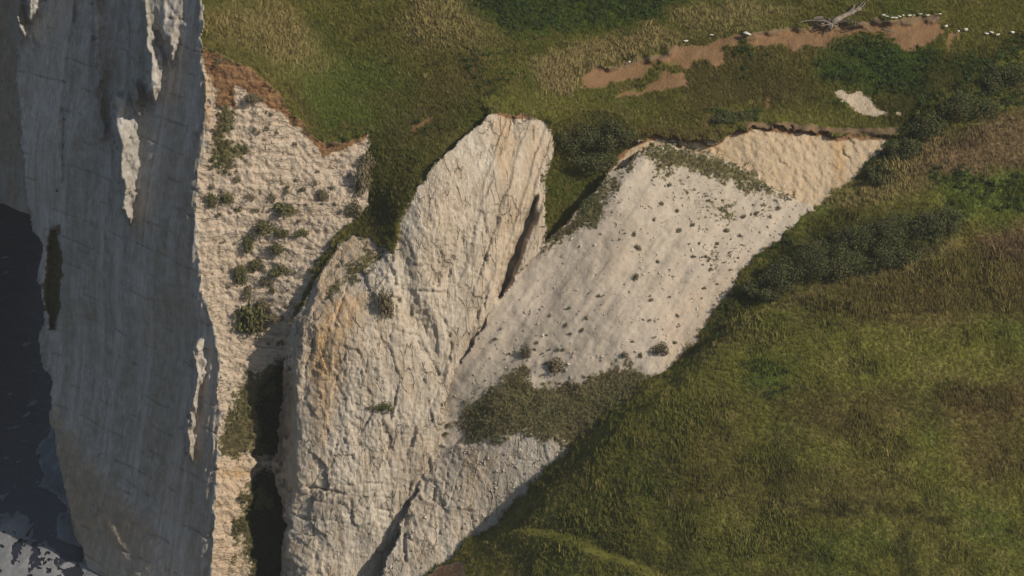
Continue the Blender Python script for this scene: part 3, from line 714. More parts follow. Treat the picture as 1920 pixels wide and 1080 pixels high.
# where the sward changes: (polygon, colour, strength, softness px)
SWARD = [([(380, 20), (520, 0), (600, 60), (640, 130), (560, 150), (470, 90), (390, 70)], STRAW, 0.65, 60), ([(790, 0), (900, 0), (960, 40), (900, 90), (780, 90), (740, 40)], STRAW, 0.6, 60),
         ([(900, 20), (1060, -60), (1300, -60), (1260, 40), (1100, 60), (1000, 75)], GREEN * 0.75, 0.9, 40), ([(1000, 110), (1090, 80), (1230, 50), (1270, 80), (1180, 110), (1070, 150), (1040, 180)], STRAW, 0.8, 40), ([(1250, 20), (1420, 0), (1500, 20), (1400, 55), (1300, 70)], STRAW, 0.6, 40), ([(1040, 120), (1090, 100), (1085, 170), (1030, 190)], STRAW, 0.7, 30), ([(1300, 70), (1560, 190), (1300, 205), (1280, 140)], DARK * 1.1, 0.45, 60),
         ([(540, 120), (700, 100), (800, 180), (760, 240), (600, 255), (550, 190)], GREEN * 1.25, 0.55, 60), ([(700, 180), (900, 120), (930, 180), (830, 250), (720, 250)], RUST * 0.9, 0.35, 60),
         ([(680, 260), (760, 240), (740, 400), (660, 430)], DARK * 1.15, 0.55, 50), ([(1040, 250), (1180, 220), (1170, 300), (1060, 310)], DARK, 0.8, 30), ([(1300, 90), (1500, 90), (1550, 160), (1500, 200), (1280, 200), (1290, 130)], RUST * 1.0, 0.35, 60),
         ([(1330, 205), (1690, 215), (1700, 238), (1330, 232)], OLIVE * 1.25, 0.7, 16), ([(1530, 100), (1640, 80), (1760, 90), (1740, 170), (1600, 165), (1545, 150)], BRIGHT * 0.8, 0.75, 40), ([(1640, 190), (1760, 110), (1960, 60), (1960, 200), (1800, 250), (1700, 330), (1660, 290)], DARK * 0.95, 0.7, 50),
         ([(920, 180), (1040, 178), (1100, 200), (1020, 212), (930, 205)], OLIVE * 1.35, 0.7, 20), ([(1180, 240), (1260, 238), (1340, 250), (1340, 264), (1200, 262)], RUST, 0.5, 20), ([(690, 400), (735, 400), (735, 460), (640, 450)], DARK, 0.5, 20),
         ([(380, 88), (450, 108), (520, 165), (560, 225), (600, 262), (690, 248), (690, 235), (610, 245), (560, 190), (510, 140), (440, 95)], RUST * 0.9, 0.45, 24)]
SWARD_N = [([(1290, 672), (1350, 626), (1420, 590), (1490, 562), (1560, 540), (1560, 552), (1490, 574), (1420, 604), (1350, 642), (1300, 682)], STRAW, 0.5, 10), ([(1290, 660), (1340, 590), (1400, 520), (1470, 470), (1500, 500), (1490, 545), (1420, 578), (1350, 615)], DARK * 0.9, 0.6, 20),
           ([(1560, 380), (1640, 300), (1760, 250), (1790, 290), (1700, 360), (1600, 400)], STRAW, 0.8, 40), ([(1700, 330), (1780, 250), (1960, 180), (1960, 300), (1800, 340)], MAUVE, 0.6, 60), ([(1740, 330), (1960, 310), (1960, 400), (1780, 410)], GREEN * 1.1, 0.6, 40),
           ([(1480, 545), (1600, 510), (1760, 460), (1900, 420), (1960, 440), (1960, 600), (1700, 610), (1500, 600)], RUST * 0.9, 0.55, 60), ([(1520, 520), (1650, 490), (1780, 450), (1800, 470), (1680, 510), (1540, 540)], STRAW, 0.8, 24), ([(1820, 440), (1960, 400), (1960, 480), (1850, 490)], MAUVE * 0.9, 0.5, 40),
           ([(1300, 640), (1380, 530), (1460, 460), (1500, 480), (1400, 570), (1330, 630)], DARK * 1.1, 0.6, 30), ([(1430, 470), (1600, 400), (1780, 400), (1760, 470), (1540, 540), (1440, 530)], DARK * 0.85, 0.85, 30),
           ([(1060, 840), (1300, 660), (1480, 580), (1500, 640), (1300, 760), (1120, 860)], OLIVE * 1.2, 0.5, 60), ([(1400, 660), (1480, 690), (1470, 760), (1400, 740)], BRIGHT * 0.8, 0.35, 40), ([(1420, 740), (1700, 720), (1900, 740), (1900, 800), (1700, 790), (1500, 800)], RUST * 0.7, 0.5, 60), ([(1780, 740), (1960, 700), (1960, 900), (1800, 900)], RUST * 0.8, 0.5, 60),
           ([(1440, 780), (1500, 780), (1500, 920), (1440, 900)], DARK, 0.5, 50), ([(1240, 870), (1600, 880), (1800, 960), (1780, 1000), (1500, 960), (1250, 940)], RUST * 0.75, 0.35, 60), ([(1500, 950), (1700, 945), (1800, 985), (1790, 995), (1690, 960), (1500, 962)], DARK * 0.6, 0.8, 14), ([(1690, 990), (1712, 990), (1712, 1090), (1690, 1090)], DARK * 0.7, 0.8, 14),
           ([(1470, 1040), (1560, 1030), (1600, 1050), (1560, 1055), (1490, 1055)], DARK * 0.7, 0.7, 14), ([(870, 1020), (930, 990), (990, 990), (1240, 1078), (1200, 1090), (1000, 1030)], OLIVE * 1.3, 0.5, 30), ([(1000, 1000), (1260, 1040), (1400, 1090), (1260, 1080), (1120, 1030)], DARK, 0.6, 30)]
def tint_of(px, py, w, table, seed, rnd=True):
    n1 = fbm(w[:, 0] * 0.25, w[:, 1] * 0.25, w[:, 2] * 0.25, 4, seed); n2 = fbm(w[:, 0] * 0.9, w[:, 1] * 0.9, w[:, 2] * 0.9, 3, seed + 5); n3 = RNG.random(len(px)) if rnd else np.zeros(len(px))
    T = np.tile(OLIVE, (len(px), 1))
    def lerp(f_, c):
        nonlocal T
        T = T * (1 - f_[:, None]) + np.asarray(c)[None] * f_[:, None]
    lerp(smooth(0.0, 0.5, n1) * 0.5, GREEN); lerp(smooth(0.05, 0.5, -n1) * 0.3, RUST); lerp(smooth(0.1, 0.5, n2) * 0.25, STRAW); lerp(smooth(0.15, 0.5, -n2) * 0.4, DARK)
    jx, jy = px + n1 * 40 + n2 * 16, py + n2 * 24
    for pl, c, st, sf in table:
        lerp(smooth(-sf * 0.5, sf * 0.5, poly_sd(pl, jx, jy, 60)) * st, c)
    lerp((n3 > 0.95) * 0.35, STRAW)
    return T * ((0.85 + 0.3 * RNG.random(len(px)))[:, None] if rnd else 1.0)

ny, nx = PX.shape
ids = np.arange(ny * nx).reshape(ny, nx)
quads = np.stack([ids[1:, :-1], ids[1:, 1:], ids[:-1, 1:], ids[:-1, :-1]], -1).reshape(-1, 4)
qreg = REG[:-1, :-1].reshape(-1).copy()
R4_ = np.stack([REG[1:, :-1], REG[1:, 1:], REG[:-1, 1:], REG[:-1, :-1]], -1).reshape(-1, 4)
qreg[(R4_ == -1).any(1)] = -1
qreg[poly_sd(P_SPUR, PX, PY, 5.0)[:-1, :-1].reshape(-1) > 70] = -1
TINT = np.tile(np.array((0.15, 0.130, 0.058)), (ny * nx, 1)).reshape(ny, nx, 3) * (1 + 0.35 * fbm(X3 * 0.7, Y3 * 0.7, Z3 * 0.7, 3, 160))[..., None]
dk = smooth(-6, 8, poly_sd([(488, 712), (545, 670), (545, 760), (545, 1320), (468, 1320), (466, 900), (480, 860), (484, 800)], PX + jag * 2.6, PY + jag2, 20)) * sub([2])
TINT = TINT * (1 - dk[..., None]) + dk[..., None] * np.array((0.045, 0.052, 0.02))  # dark gully plants, blackened further: the buttress's shadow is put into this colour
hm = sub([0, 3, 6])
TINT[hm] = tint_of(PX[hm], PY[hm], P3[hm], SWARD, 410, False) * np.array((0.80, 0.80, 0.68))
FLATT = TINT.reshape(-1, 3)
FLATP, FLATM, FLATPX = P3.reshape(-1, 3), MASK.reshape(-1, 4), np.stack([PX, PY], -1).reshape(-1, 2)

def landform(name, rids, mat, label, skirt=None, soft=True):
    q = quads[np.isin(qreg, rids)]
    used = np.unique(q); lut = -np.ones(ny * nx, int); lut[used] = np.arange(len(used))
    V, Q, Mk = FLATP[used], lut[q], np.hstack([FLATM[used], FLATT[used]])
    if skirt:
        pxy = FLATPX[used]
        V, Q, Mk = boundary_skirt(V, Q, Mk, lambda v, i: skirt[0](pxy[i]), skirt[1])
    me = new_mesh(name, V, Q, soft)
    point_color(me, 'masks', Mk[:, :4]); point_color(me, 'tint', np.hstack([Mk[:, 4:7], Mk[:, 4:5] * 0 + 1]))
    return put(name, me, mat, kind='structure', label=label)

landform('hill', [0, 3, 6], M_HILL, 'grassy cliff-top hillside with bare soil scars',
         (lambda p: p[:, 1] < -235, [(0, 12, 4), (0, 60, 12), (0, 300, 20), (0, 900, 20)]))
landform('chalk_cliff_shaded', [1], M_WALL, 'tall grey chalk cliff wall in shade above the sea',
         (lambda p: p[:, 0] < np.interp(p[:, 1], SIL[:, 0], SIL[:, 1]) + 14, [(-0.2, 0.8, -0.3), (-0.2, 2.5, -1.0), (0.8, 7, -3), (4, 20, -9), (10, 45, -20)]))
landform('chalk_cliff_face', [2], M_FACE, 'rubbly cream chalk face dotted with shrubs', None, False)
landform('chalk_buttress', [4, 5], M_ROCK, 'tall sunlit chalk buttress with yellow stains', None, False)
landform('scree_slope', [7], M_SCREE, 'pale grey-beige chalk scree fan with small tufts')
landform('chalk_scar', [8], M_SCAR, 'yellow chalk scar under the turf edge at the head of the scree', None, False)
landform('chalk_outcrop', [9], M_ROCK, 'broken chalk outcrop below the scree beside the green spur', None, False)

# ------------------------------------------------------------------ the near green spur
NS = 4.0
nxs = np.arange(560, 2160, NS); nys = np.arange(10, 1400, NS)
QX, QY = np.meshgrid(nxs, nys)
q0 = at(QX, QY, -5.0)
nj = fbm(q0[..., 0] * 0.9, q0[..., 2] * 0.9, 3, 4, 200)
nj2 = fbm(q0[..., 0] * 3.0, q0[..., 2] * 3.0, 5, 3, 204)
nsd = poly_sd(P_SPUR, QX + nj * 9 + nj2 * 6, QY + nj * 9 + nj2 * 6, 40)
EDGE = []
for ex, ey, er in [(1650, 290, 8), (1600, 335, 8), (1545, 380, 8), (1490, 420, 7), (1440, 462, 7), (1400, 500, 7), (1340, 590, 7), (1290, 655, 7), (1245, 695, 7), (1190, 728, 7), (1110, 800, 7), (1060, 848, 9), (1000, 902, 9), (930, 980, 9), (860, 1030, 9), (800, 1075, 9), (740, 1130, 9)]:
    EDGE.append((ex, ey, float(F[er](np.array([ex]), np.array([ey]))[0]) - 0.2))
FN = tps(EDGE + [(1900, 105, 17.6), (1760, 190, 13.8), (1690, 252, 12.0), (1920, 500, 1.6), (1920, 300, 9.2), (1920, 1080, -21),
          (1400, 1080, -17), (1920, 1330, -31), (1000, 1330, -20), (600, 1330, -12), (1600, 700, -6), (1500, 570, -0.6), (2150, 60, 19), (2150, 600, -3), (2150, 1330, -31), (1300, 850, -9), (1700, 420, 4.6)])
ND = FN(QX, QY)
# fold: the lower meadow stands in front of the bushy strip
P_FOLD = [(1200, 712), (1245, 690), (1290, 668), (1350, 622), (1420, 585), (1490, 558), (1560, 536), (1660, 515), (1760, 485), (1850, 455), (2200, 380), (2400, 1500), (500, 1500), (800, 1060), (1000, 890)]
fsd = poly_sd(P_FOLD, QX + nj * 6, QY + nj * 6, 60)
rim = smooth(4, 130, poly_sd(P_SPUR, QX, QY, 5.0))
ND -= 2.4 * smooth(4, 60, poly_sd(P_SPUR, QX, QY, 5.0)) * smooth(-2, 7, fsd) * (1 - smooth(1500, 1950, QX) * 0.75)
P_HUMP = [(560, 1500), (700, 1180), (790, 1076), (840, 1040), (880, 1005), (930, 988), (985, 988), (1060, 1005), (1150, 1040), (1240, 1078), (1400, 1170), (1500, 1500)]
hsd = poly_sd(P_HUMP, QX + nj * 5, QY + nj * 5, 60)
ND -= 2.4 * (0.12 + 0.88 * rim) * smooth(-3, 12, hsd)
Q3 = at(QX, QY, ND)
ND -= 0.55 * fbm(Q3[..., 0] * 0.16, Q3[..., 1] * 0.16, Q3[..., 2] * 0.16, 4, 201) + 0.12 * fbm(Q3[..., 0] * 1.2, Q3[..., 1] * 1.2, Q3[..., 2], 3, 202)
ND += 0.9 * (1 - smooth(0, 12, nsd)) ** 2 * (QY > 260)
Q3 = at(QX, QY, ND)
NVEG = np.ones(QX.shape) * 1.6; NSOIL = np.zeros(QX.shape)
bsd = poly_sd([(790, 1090), (820, 1060), (850, 1045), (870, 1052), (872, 1080), (850, 1120), (780, 1140)], QX + nj * 12, QY + nj * 12, 40)
NVEG = NVEG * (1 - smooth(-4, 6, bsd)); NSOIL = smooth(-4, 6, bsd) * 0.6
inside = nsd > 0
nyy, nxx = QX.shape
nid = np.arange(nyy * nxx).reshape(nyy, nxx)
nq = np.stack([nid[1:, :-1], nid[1:, 1:], nid[:-1, 1:], nid[:-1, :-1]], -1).reshape(-1, 4)
nq = nq[inside.reshape(-1)[nq].all(1)]
used = np.unique(nq); lut = -np.ones(nyy * nxx, int); lut[used] = np.arange(len(used))
V, Q = Q3.reshape(-1, 3)[used], lut[nq]
Mk = np.stack([NVEG, NSOIL, 0 * NVEG, 0 * NVEG], -1).reshape(-1, 4)[used]
Mk = np.hstack([Mk, tint_of(QX.reshape(-1)[used], QY.reshape(-1)[used], V, SWARD_N, 430, False) * np.array((0.86, 0.88, 0.70))])
pq = np.stack([QX, QY], -1).reshape(-1, 2)[used]
V, Q, Mk = boundary_skirt(V, Q, Mk, lambda v, i: (pq[i, 0] < 2140) & (pq[i, 1] < 1385) & (pq[i, 0] > 570), [(-0.1, 1.5, -0.9), (-0.3, 4, -3.5), (-0.5, 8, -9), (-0.5, 14, -20), (-0.5, 18, -34)])
me = new_mesh('spur', V, Q); point_color(me, 'masks', Mk[:, :4]); point_color(me, 'tint', np.hstack([Mk[:, 4:7], Mk[:, 4:5] * 0 + 1]))
put('hill_spur', me, M_HILL, kind='structure', label='near grassy spur sloping down across the lower right')

# ------------------------------------------------------------------ far cliff, sea and surf
cx_, cy_ = np.meshgrid(np.arange(-420, 90, 6.0), np.arange(-240, 415, 6.0))
base_px = 383 + 10 * smooth(0, 60, cx_)
yb = at_z(cx_, base_px, SEA_Z)[..., 1]
c0 = at(cx_, cy_, 90)
fy = yb + (cx_ * -0.9) / SCALE * 0.6 + (383 - cy_) / SCALE * 0.22 - 1.2 * fbm(c0[..., 0] * 0.3, c0[..., 2] * 0.05, 0, 4, 300) - 0.3 * fbm(c0[..., 0], c0[..., 2] * 0.5, 0, 4, 301)
V = at(cx_, cy_, fy).reshape(-1, 3)
nyc, nxc = cx_.shape
cid = np.arange(nyc * nxc).reshape(nyc, nxc)
cq = np.stack([cid[1:, :-1], cid[1:, 1:], cid[:-1, 1:], cid[:-1, :-1]], -1).reshape(-1, 4)
me = new_mesh('far_cliff', V, cq)
g_ = smooth(-0.2, 0.4, fbm(c0[..., 0] * 0.4, c0[..., 2] * 0.06, 3, 4, 302)).reshape(-1)
point_color(me, 'tint', np.tile((0.12, 0.1, 0.05, 1.0), (len(V), 1))); point_color(me, 'masks', np.stack([g_ * 0.2, g_ * 0, 0.3 + 0.4 * g_, 0.5 + 0.4 * g_], -1))
put('chalk_cliff_distant', me, M_WALL, kind='structure', label='distant brown-grey cliff foot at the left edge')

msea, nt, b = mat_new('sea_water')
b.inputs['Base Color'].default_value = (0.022, 0.024, 0.031, 1)
b.inputs['Roughness'].default_value = 0.28
b.inputs['Specular IOR Level'].default_value = 0.16
pp = mapping(nt, (1, 0.35, 1))
bn = N(nt, 'ShaderNodeBump'); bn.inputs['Strength'].default_value = 0.5; bn.inputs['Distance'].default_value = 0.3
nt.links.new(noise(nt, pp, 0.7, 6, 0.65), bn.inputs['Height']); nt.links.new(bn.outputs[0], b.inputs['Normal'])
S = 2500.0
me = new_mesh('sea', [(-S, -S, SEA_Z), (S, -S, SEA_Z), (S, S, SEA_Z), (-S, S, SEA_Z)], [(0, 1, 2, 3)], False)
sea = put('sea', me, msea, kind='structure', label='dark blue-grey sea at the cliff foot')
mfoam, nt, b = mat_new('surf_foam')
pp = mapping(nt, (1, 0.5, 1))
nt.links.new(mix(nt, ramp(nt, noise(nt, pp, 0.5, 7, 0.65), 0.3, 0.7), (0.27, 0.275, 0.275), (0.12, 0.125, 0.13)), b.inputs['Base Color'])
def foam(poly, seed, lace=0.0):
    P = np.array(poly, float)
    st = 1.6
    fx, fy_ = np.meshgrid(np.arange(P[:, 0].min() - 8, P[:, 0].max() + 8, st), np.arange(P[:, 1].min() - 8, P[:, 1].max() + 8, st))
    w = at_z(fx, fy_, SEA_Z + 0.03)
    nn = fbm(w[..., 0] * 1.2, w[..., 1] * 0.4, 0, 5, seed, 0.65)
    big = (P[:, 0].max() - P[:, 0].min()) > 40
    sd = poly_sd(poly, fx + nn * (22 if big else 7), fy_ + nn * (14 if big else 4), 20)
    ok = (sd > 0) & (nn > -1 + lace)
    w[..., 2] += 0.10 * smooth(0, 8, sd) * (1 + nn)
    i_ = np.arange(fx.size).reshape(fx.shape)
    q = np.stack([i_[1:, :-1], i_[1:, 1:], i_[:-1, 1:], i_[:-1, :-1]], -1).reshape(-1, 4)
    q = q[ok.reshape(-1)[q].all(1)]
    if len(q) < 2:
        return
    us = np.unique(q); lt = -np.ones(fx.size, int); lt[us] = np.arange(len(us))
    put('foam', new_mesh('foam', w.reshape(-1, 3)[us], lt[q]), mfoam, sea)
foam([(104, 786), (90, 800), (75, 830), (66, 868), (82, 892), (68, 914), (98, 926), (120, 948), (96, 1008), (150, 1026), (146, 1056), (156, 1090), (250, 1290), (330, 1300), (330, 1090), (180, 950), (150, 880), (130, 820)], 310)
foam([(-40, 960), (50, 963), (70, 985), (62, 1010), (94, 1016), (112, 1040), (110, 1062), (135, 1095), (150, 1250), (-40, 1250)], 311, 0.8)
foam([(-40, 926), (34, 925), (20, 938), (-40, 950)], 312)
for i, (fx, fy_, rx, ry) in enumerate([(50, 646, 10, 4), (62, 695, 7, 3), (20, 740, 9, 3), (60, 757, 11, 6), (50, 778, 10, 5), (24, 803, 12, 3.5), (14, 859, 6, 4), (36, 866, 7, 3), (10, 484, 8, 3), (8, 510, 6, 3), (75, 905, 8, 3), (30, 912, 7, 3), (126, 1058, 16, 6), (44, 826, 6, 2.5),
                                       (14, 620, 5, 2.5), (70, 850, 6, 3)]):
    a_ = np.linspace(0, 2 * np.pi, 12, endpoint=False)
    foam([(fx + rx * 1.2 * math.cos(t), fy_ + ry * 1.3 * math.sin(t) - 0.25 * rx * math.cos(t)) for t in a_], 320 + i)

#@@VEGETATION
# ------------------------------------------------------------------ plants: points spread over the ground
def surf(px, py):
    i = np.clip(np.round((np.asarray(py) - gy[0]) / STEP).astype(int), 0, ny - 1)
    j = np.clip(np.round((np.asarray(px) - gx[0]) / STEP).astype(int), 0, nx - 1)
    return P3[i, j]
def near(px, py):
    i = np.clip(np.round((np.asarray(py) - nys[0]) / NS).astype(int), 0, nyy - 1)
    j = np.clip(np.round((np.asarray(px) - nxs[0]) / NS).astype(int), 0, nxx - 1)
    return Q3[i, j]

def blade_tuft(seed, n=16, h=(0.25, 0.55), w=0.035, spread=0.16, lean=0.22):
    r = random.Random(seed); V, Fc = [], []
    for _ in range(n):
        a = r.uniform(0, 6.283); d = spread * math.sqrt(r.random()); bx, by = d * math.cos(a), d * math.sin(a)
        hh = r.uniform(*h); la = r.uniform(0, 6.283); ll = r.uniform(0.3, 1) * lean
        lx, ly = ll * math.cos(la) * hh / 0.4, ll * math.sin(la) * hh / 0.4
        fa = r.uniform(0, 3.1416); wx, wy = w * math.cos(fa), w * math.sin(fa)
        k0 = len(V)
        V += [(bx - wx, by - wy, -0.08), (bx + wx, by + wy, -0.08), (bx + lx * .4 - wx * .8, by + ly * .4 - wy * .8, hh * .6), (bx + lx * .4 + wx * .8, by + ly * .4 + wy * .8, hh * .6), (bx + lx, by + ly, hh)]
        Fc += [(k0, k0 + 1, k0 + 3, k0 + 2), (k0 + 2, k0 + 3, k0 + 4)]
    return V, Fc

def leaf_blob(seed, n, rx, ry, rz, leaf, lumps=7, lr=(0.26, 0.46)):
    """leaf-sized quads spread through a lumpy crown standing on z = 0"""
    r = random.Random(seed); V, Fc = [], []
    C = []
    for i in range(lumps):
        a = r.uniform(0, 6.283); d = math.sqrt(r.random()) * 0.72
        C.append((d * math.cos(a), d * math.sin(a), r.uniform(0.25, 0.75) * (1.05 - 0.6 * d), r.uniform(*lr)))
    for _ in range(n):
        c = r.choice(C)
        while True:
            u = [r.uniform(-1, 1) for _ in range(3)]
            q = u[0] ** 2 + u[1] ** 2 + u[2] ** 2
            if 0.02 < q < 1: break
        s = c[3] * (r.uniform(0.62, 1.08) if r.random() < 0.8 else r.random()) / math.sqrt(q)
        p = Vector(((c[0] + u[0] * s) * rx, (c[1] + u[1] * s) * ry, max(0.01, (c[2] + u[2] * s)) * rz))
        nrm = Vector(u).normalized() * 0.7 + Vector((r.uniform(-1, 1), r.uniform(-1, 1), r.uniform(-0.5, 1)))
        nrm.normalize()
        t = nrm.orthogonal().normalized(); bt = nrm.cross(t)
        ang = r.uniform(0, 6.283); t, bt = t * math.cos(ang) + bt * math.sin(ang), bt * math.cos(ang) - t * math.sin(ang)
        L_ = leaf * r.uniform(0.6, 1.3); k0 = len(V)
        V += [tuple(p - t * L_), tuple(p + bt * L_ * .5), tuple(p + t * L_), tuple(p - bt * L_ * .5)]
        Fc.append((k0, k0 + 1, k0 + 2, k0 + 3))
    return V, Fc

def scatter(name, label, mat, pts, scl, tint, protos, lean=0.25):
    """one object holding the points and the little plants that are set on them"""
    n = len(pts); K = len(protos)
    V = [np.asarray(pts, float)]; Fc = []; off = n
    pid = [RNG.integers(1, K + 1, n)]; isp = [np.zeros(n, int)]
    sc_ = [scl]; tn = [tint]
    for k, (pv, pf) in enumerate(protos):
        V.append(np.array(pv)); Fc += [tuple(i + off for i in f) for f in pf]
        off += len(pv); pid.append(np.full(len(pv), k + 1)); isp.append(np.ones(len(pv), int)); sc_.append(np.ones(len(pv))); tn.append(np.ones((len(pv), 3)) * 0.1)
    me = bpy.data.meshes.new(name)
    me.from_pydata(np.concatenate(V).tolist(), [], Fc); me.update()
    def attr(nm, typ, dat):
        a = me.attributes.new(nm, typ, 'POINT'); a.data.foreach_set('value' if typ != 'FLOAT_COLOR' else 'color', dat.ravel())
    attr('pid', 'INT', np.concatenate(pid).astype(np.int32)); attr('isp', 'INT', np.concatenate(isp).astype(np.int32)); attr('scl', 'FLOAT', np.concatenate(sc_).astype(np.float32))
    T = np.concatenate(tn); attr('tint', 'FLOAT_COLOR', np.hstack([T, np.ones((len(T), 1))]).astype(np.float32))
    o = put(name, me, mat, kind='stuff', label=label)
    ng = bpy.data.node_groups.new(name + '_nodes', 'GeometryNodeTree')
    ng.interface.new_socket('Geometry', in_out='INPUT', socket_type='NodeSocketGeometry'); ng.interface.new_socket('Geometry', in_out='OUTPUT', socket_type='NodeSocketGeometry')
    gi, go = ng.nodes.new('NodeGroupInput'), ng.nodes.new('NodeGroupOutput')
    L = ng.links.new
    def named(nm, t):
        a = ng.nodes.new('GeometryNodeInputNamedAttribute'); a.data_type = t; a.inputs[0].default_value = nm
        return a.outputs[0]
    join = ng.nodes.new('GeometryNodeJoinGeometry')
    sepp = ng.nodes.new('GeometryNodeSeparateGeometry'); L(gi.outputs[0], sepp.inputs[0]); L(named('isp', 'INT'), sepp.inputs[1])
    for k in range(K):
        cmp = ng.nodes.new('FunctionNodeCompare'); cmp.data_type = 'INT'; cmp.operation = 'EQUAL'
        ii = [s for s in cmp.inputs if s.type == 'INT']
        L(named('pid', 'INT'), ii[0]); ii[1].default_value = k + 1
        sa = ng.nodes.new('GeometryNodeSeparateGeometry'); L(sepp.outputs[0], sa.inputs[0]); L(cmp.outputs[0], sa.inputs[1])
        sb = ng.nodes.new('GeometryNodeSeparateGeometry'); L(sepp.outputs[1], sb.inputs[0]); L(cmp.outputs[0], sb.inputs[1])
        ip = ng.nodes.new('GeometryNodeInstanceOnPoints'); L(sb.outputs[0], ip.inputs['Points']); L(sa.outputs[0], ip.inputs['Instance'])
        rv = ng.nodes.new('FunctionNodeRandomValue'); rv.data_type = 'FLOAT_VECTOR'
        rv.inputs[0].default_value = (-lean, -lean, 0); rv.inputs[1].default_value = (lean, lean, 6.283)
        L(rv.outputs[0], ip.inputs['Rotation']); L(named('scl', 'FLOAT'), ip.inputs['Scale'])
        L(ip.outputs[0], join.inputs[0])
    L(join.outputs[0], go.inputs[0])
    md = o.modifiers.new('spread', 'NODES'); md.node_group = ng
    return o

# --- hill, flank, gully and the green patches on the chalk
def cells_points(pxg, pyg, P, mask, spacing_px, jitter):
    idx = np.flatnonzero(mask.reshape(-1))
    area = (spacing_px ** 2)
    cell = abs(pxg[0, 1] - pxg[0, 0]) * abs(pyg[1, 0] - pyg[0, 0])
    k = RNG.random(len(idx)) < cell / area
    idx = idx[k]
    p = P.reshape(-1, 3)[idx].copy(); p[:, 0] += RNG.uniform(-jitter, jitter, len(p))
    return p, pxg.reshape(-1)[idx], pyg.reshape(-1)[idx]
GRASS_MAT = tint_material('grass_blades')
VEGN = VEG + 0.55 * fbm(X3 * 1.6, Y3 * 1.6, Z3 * 1.6, 4, 400, 0.65)
spur_sd = poly_sd(P_SPUR, PX, PY, 40)
hang = sub([0, 3, 6]).astype(float)
for _ in range(4):
    hang = np.maximum.reduce([hang, 0.86 * np.roll(hang, 1, 0), 0.86 * np.roll(hang, -1, 1), 0.86 * np.roll(hang, 1, 1)])
VEGN = np.where(sub([2, 4, 5, 7, 8]), np.maximum(VEGN, hang * 0.75 + 0.6 * fbm(X3 * 1.2, Y3 * 1.2, Z3 * 1.2, 3, 402) - 0.12), VEGN)
shown = (PY > -90) & (PX < 2060) & (spur_sd < 20)
p, ax, ay = cells_points(PX, PY, P3, (VEGN > 0.52) & sub([0, 3, 6]) & shown, 2.65, 0.1)
T = tint_of(ax, ay, p, SWARD, 410) * np.array((0.88, 0.88, 0.76))
dry = smooth(0.21, 0.32, T[:, 0])
scatter('hill_grass', 'rough olive and straw grass over the cliff-top hillside', GRASS_MAT, p, (0.55 + 0.6 * RNG.random(len(p))) * (0.85 + 1.0 * dry), T, [blade_tuft(i, 13, (0.09, 0.32 + 0.08 * (i == 4)), 0.02, 0.18, 0.32) for i in range(5)])
p, ax, ay = cells_points(PX, PY, P3, (VEGN > 0.5) & sub([1, 2, 4, 5, 7, 8, 9]) & (spur_sd < 20) & (PY < 1200), 3.6, 0.05)
T = np.tile(np.array((0.185, 0.165, 0.075)), (len(p), 1)); n1 = fbm(p[:, 0] * 0.5, p[:, 1] * 0.5, p[:, 2] * 0.5, 3, 420)
T = T + smooth(0, 0.5, n1)[:, None] * (np.array((0.175, 0.12, 0.07)) - T) * 0.7; T = T + smooth(0, 0.5, -n1)[:, None] * (np.array((0.10, 0.125, 0.04)) - T) * 0.8
T *= (0.75 + 0.5 * RNG.random(len(p)))[:, None]
gully_shade_tufts = smooth(-6, 8, poly_sd([(488, 712), (545, 670), (545, 760), (545, 1320), (468, 1320), (466, 900), (480, 860), (484, 800)], ax, ay, 20)) * (ax < 548); T = T * (1 - gully_shade_tufts[:, None]) + gully_shade_tufts[:, None] * np.array((0.05, 0.06, 0.022))  # tufts in the gully take on the same painted shadow
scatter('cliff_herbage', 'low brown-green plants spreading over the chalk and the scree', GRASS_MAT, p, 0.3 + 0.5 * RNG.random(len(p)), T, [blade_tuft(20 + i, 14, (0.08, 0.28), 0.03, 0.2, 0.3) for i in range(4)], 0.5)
inside_n = inside & (NVEG + 0.3 * nj > 0.5) & (QX < 2060) & (QY < 1180) & (QX > 680)
p, ax, ay = cells_points(QX, QY, Q3, inside_n, 4.6, 0.14)
p2, ax2, ay2 = cells_points(QX, QY, Q3, inside_n, 7.0, 0.14)
p2[:, 1] += RNG.uniform(-0.12, 0.12, len(p2)); p = np.concatenate([p, p2]); ax = np.concatenate([ax, ax2]); ay = np.concatenate([ay, ay2])
T = tint_of(ax, ay, p, SWARD_N, 430) * np.array((0.86, 0.88, 0.70))
tall = smooth(0.21, 0.32, T[:, 0]); rust = smooth(0.6, 0.75, poly_sd([(1480, 545), (1600, 510), (1760, 460), (1900, 420), (1960, 440), (1960, 600), (1700, 610), (1500, 600)], ax, ay, 40) / 30)
scatter('spur_grass', 'long olive meadow grass on the near spur', GRASS_MAT, p, (0.6 + 0.65 * RNG.random(len(p))) * (0.7 + 0.8 * tall + 0.5 * rust) * (1 + 0.9 * smooth(0.0, 0.4, fbm(p[:, 0] * 0.45, p[:, 1] * 0.45, p[:, 2] * 0.45, 3, 435))), T, [blade_tuft(40 + i, 14, (0.09, 0.34 + 0.10 * (i == 4)), 0.018, 0.2, 0.32) for i in range(5)])

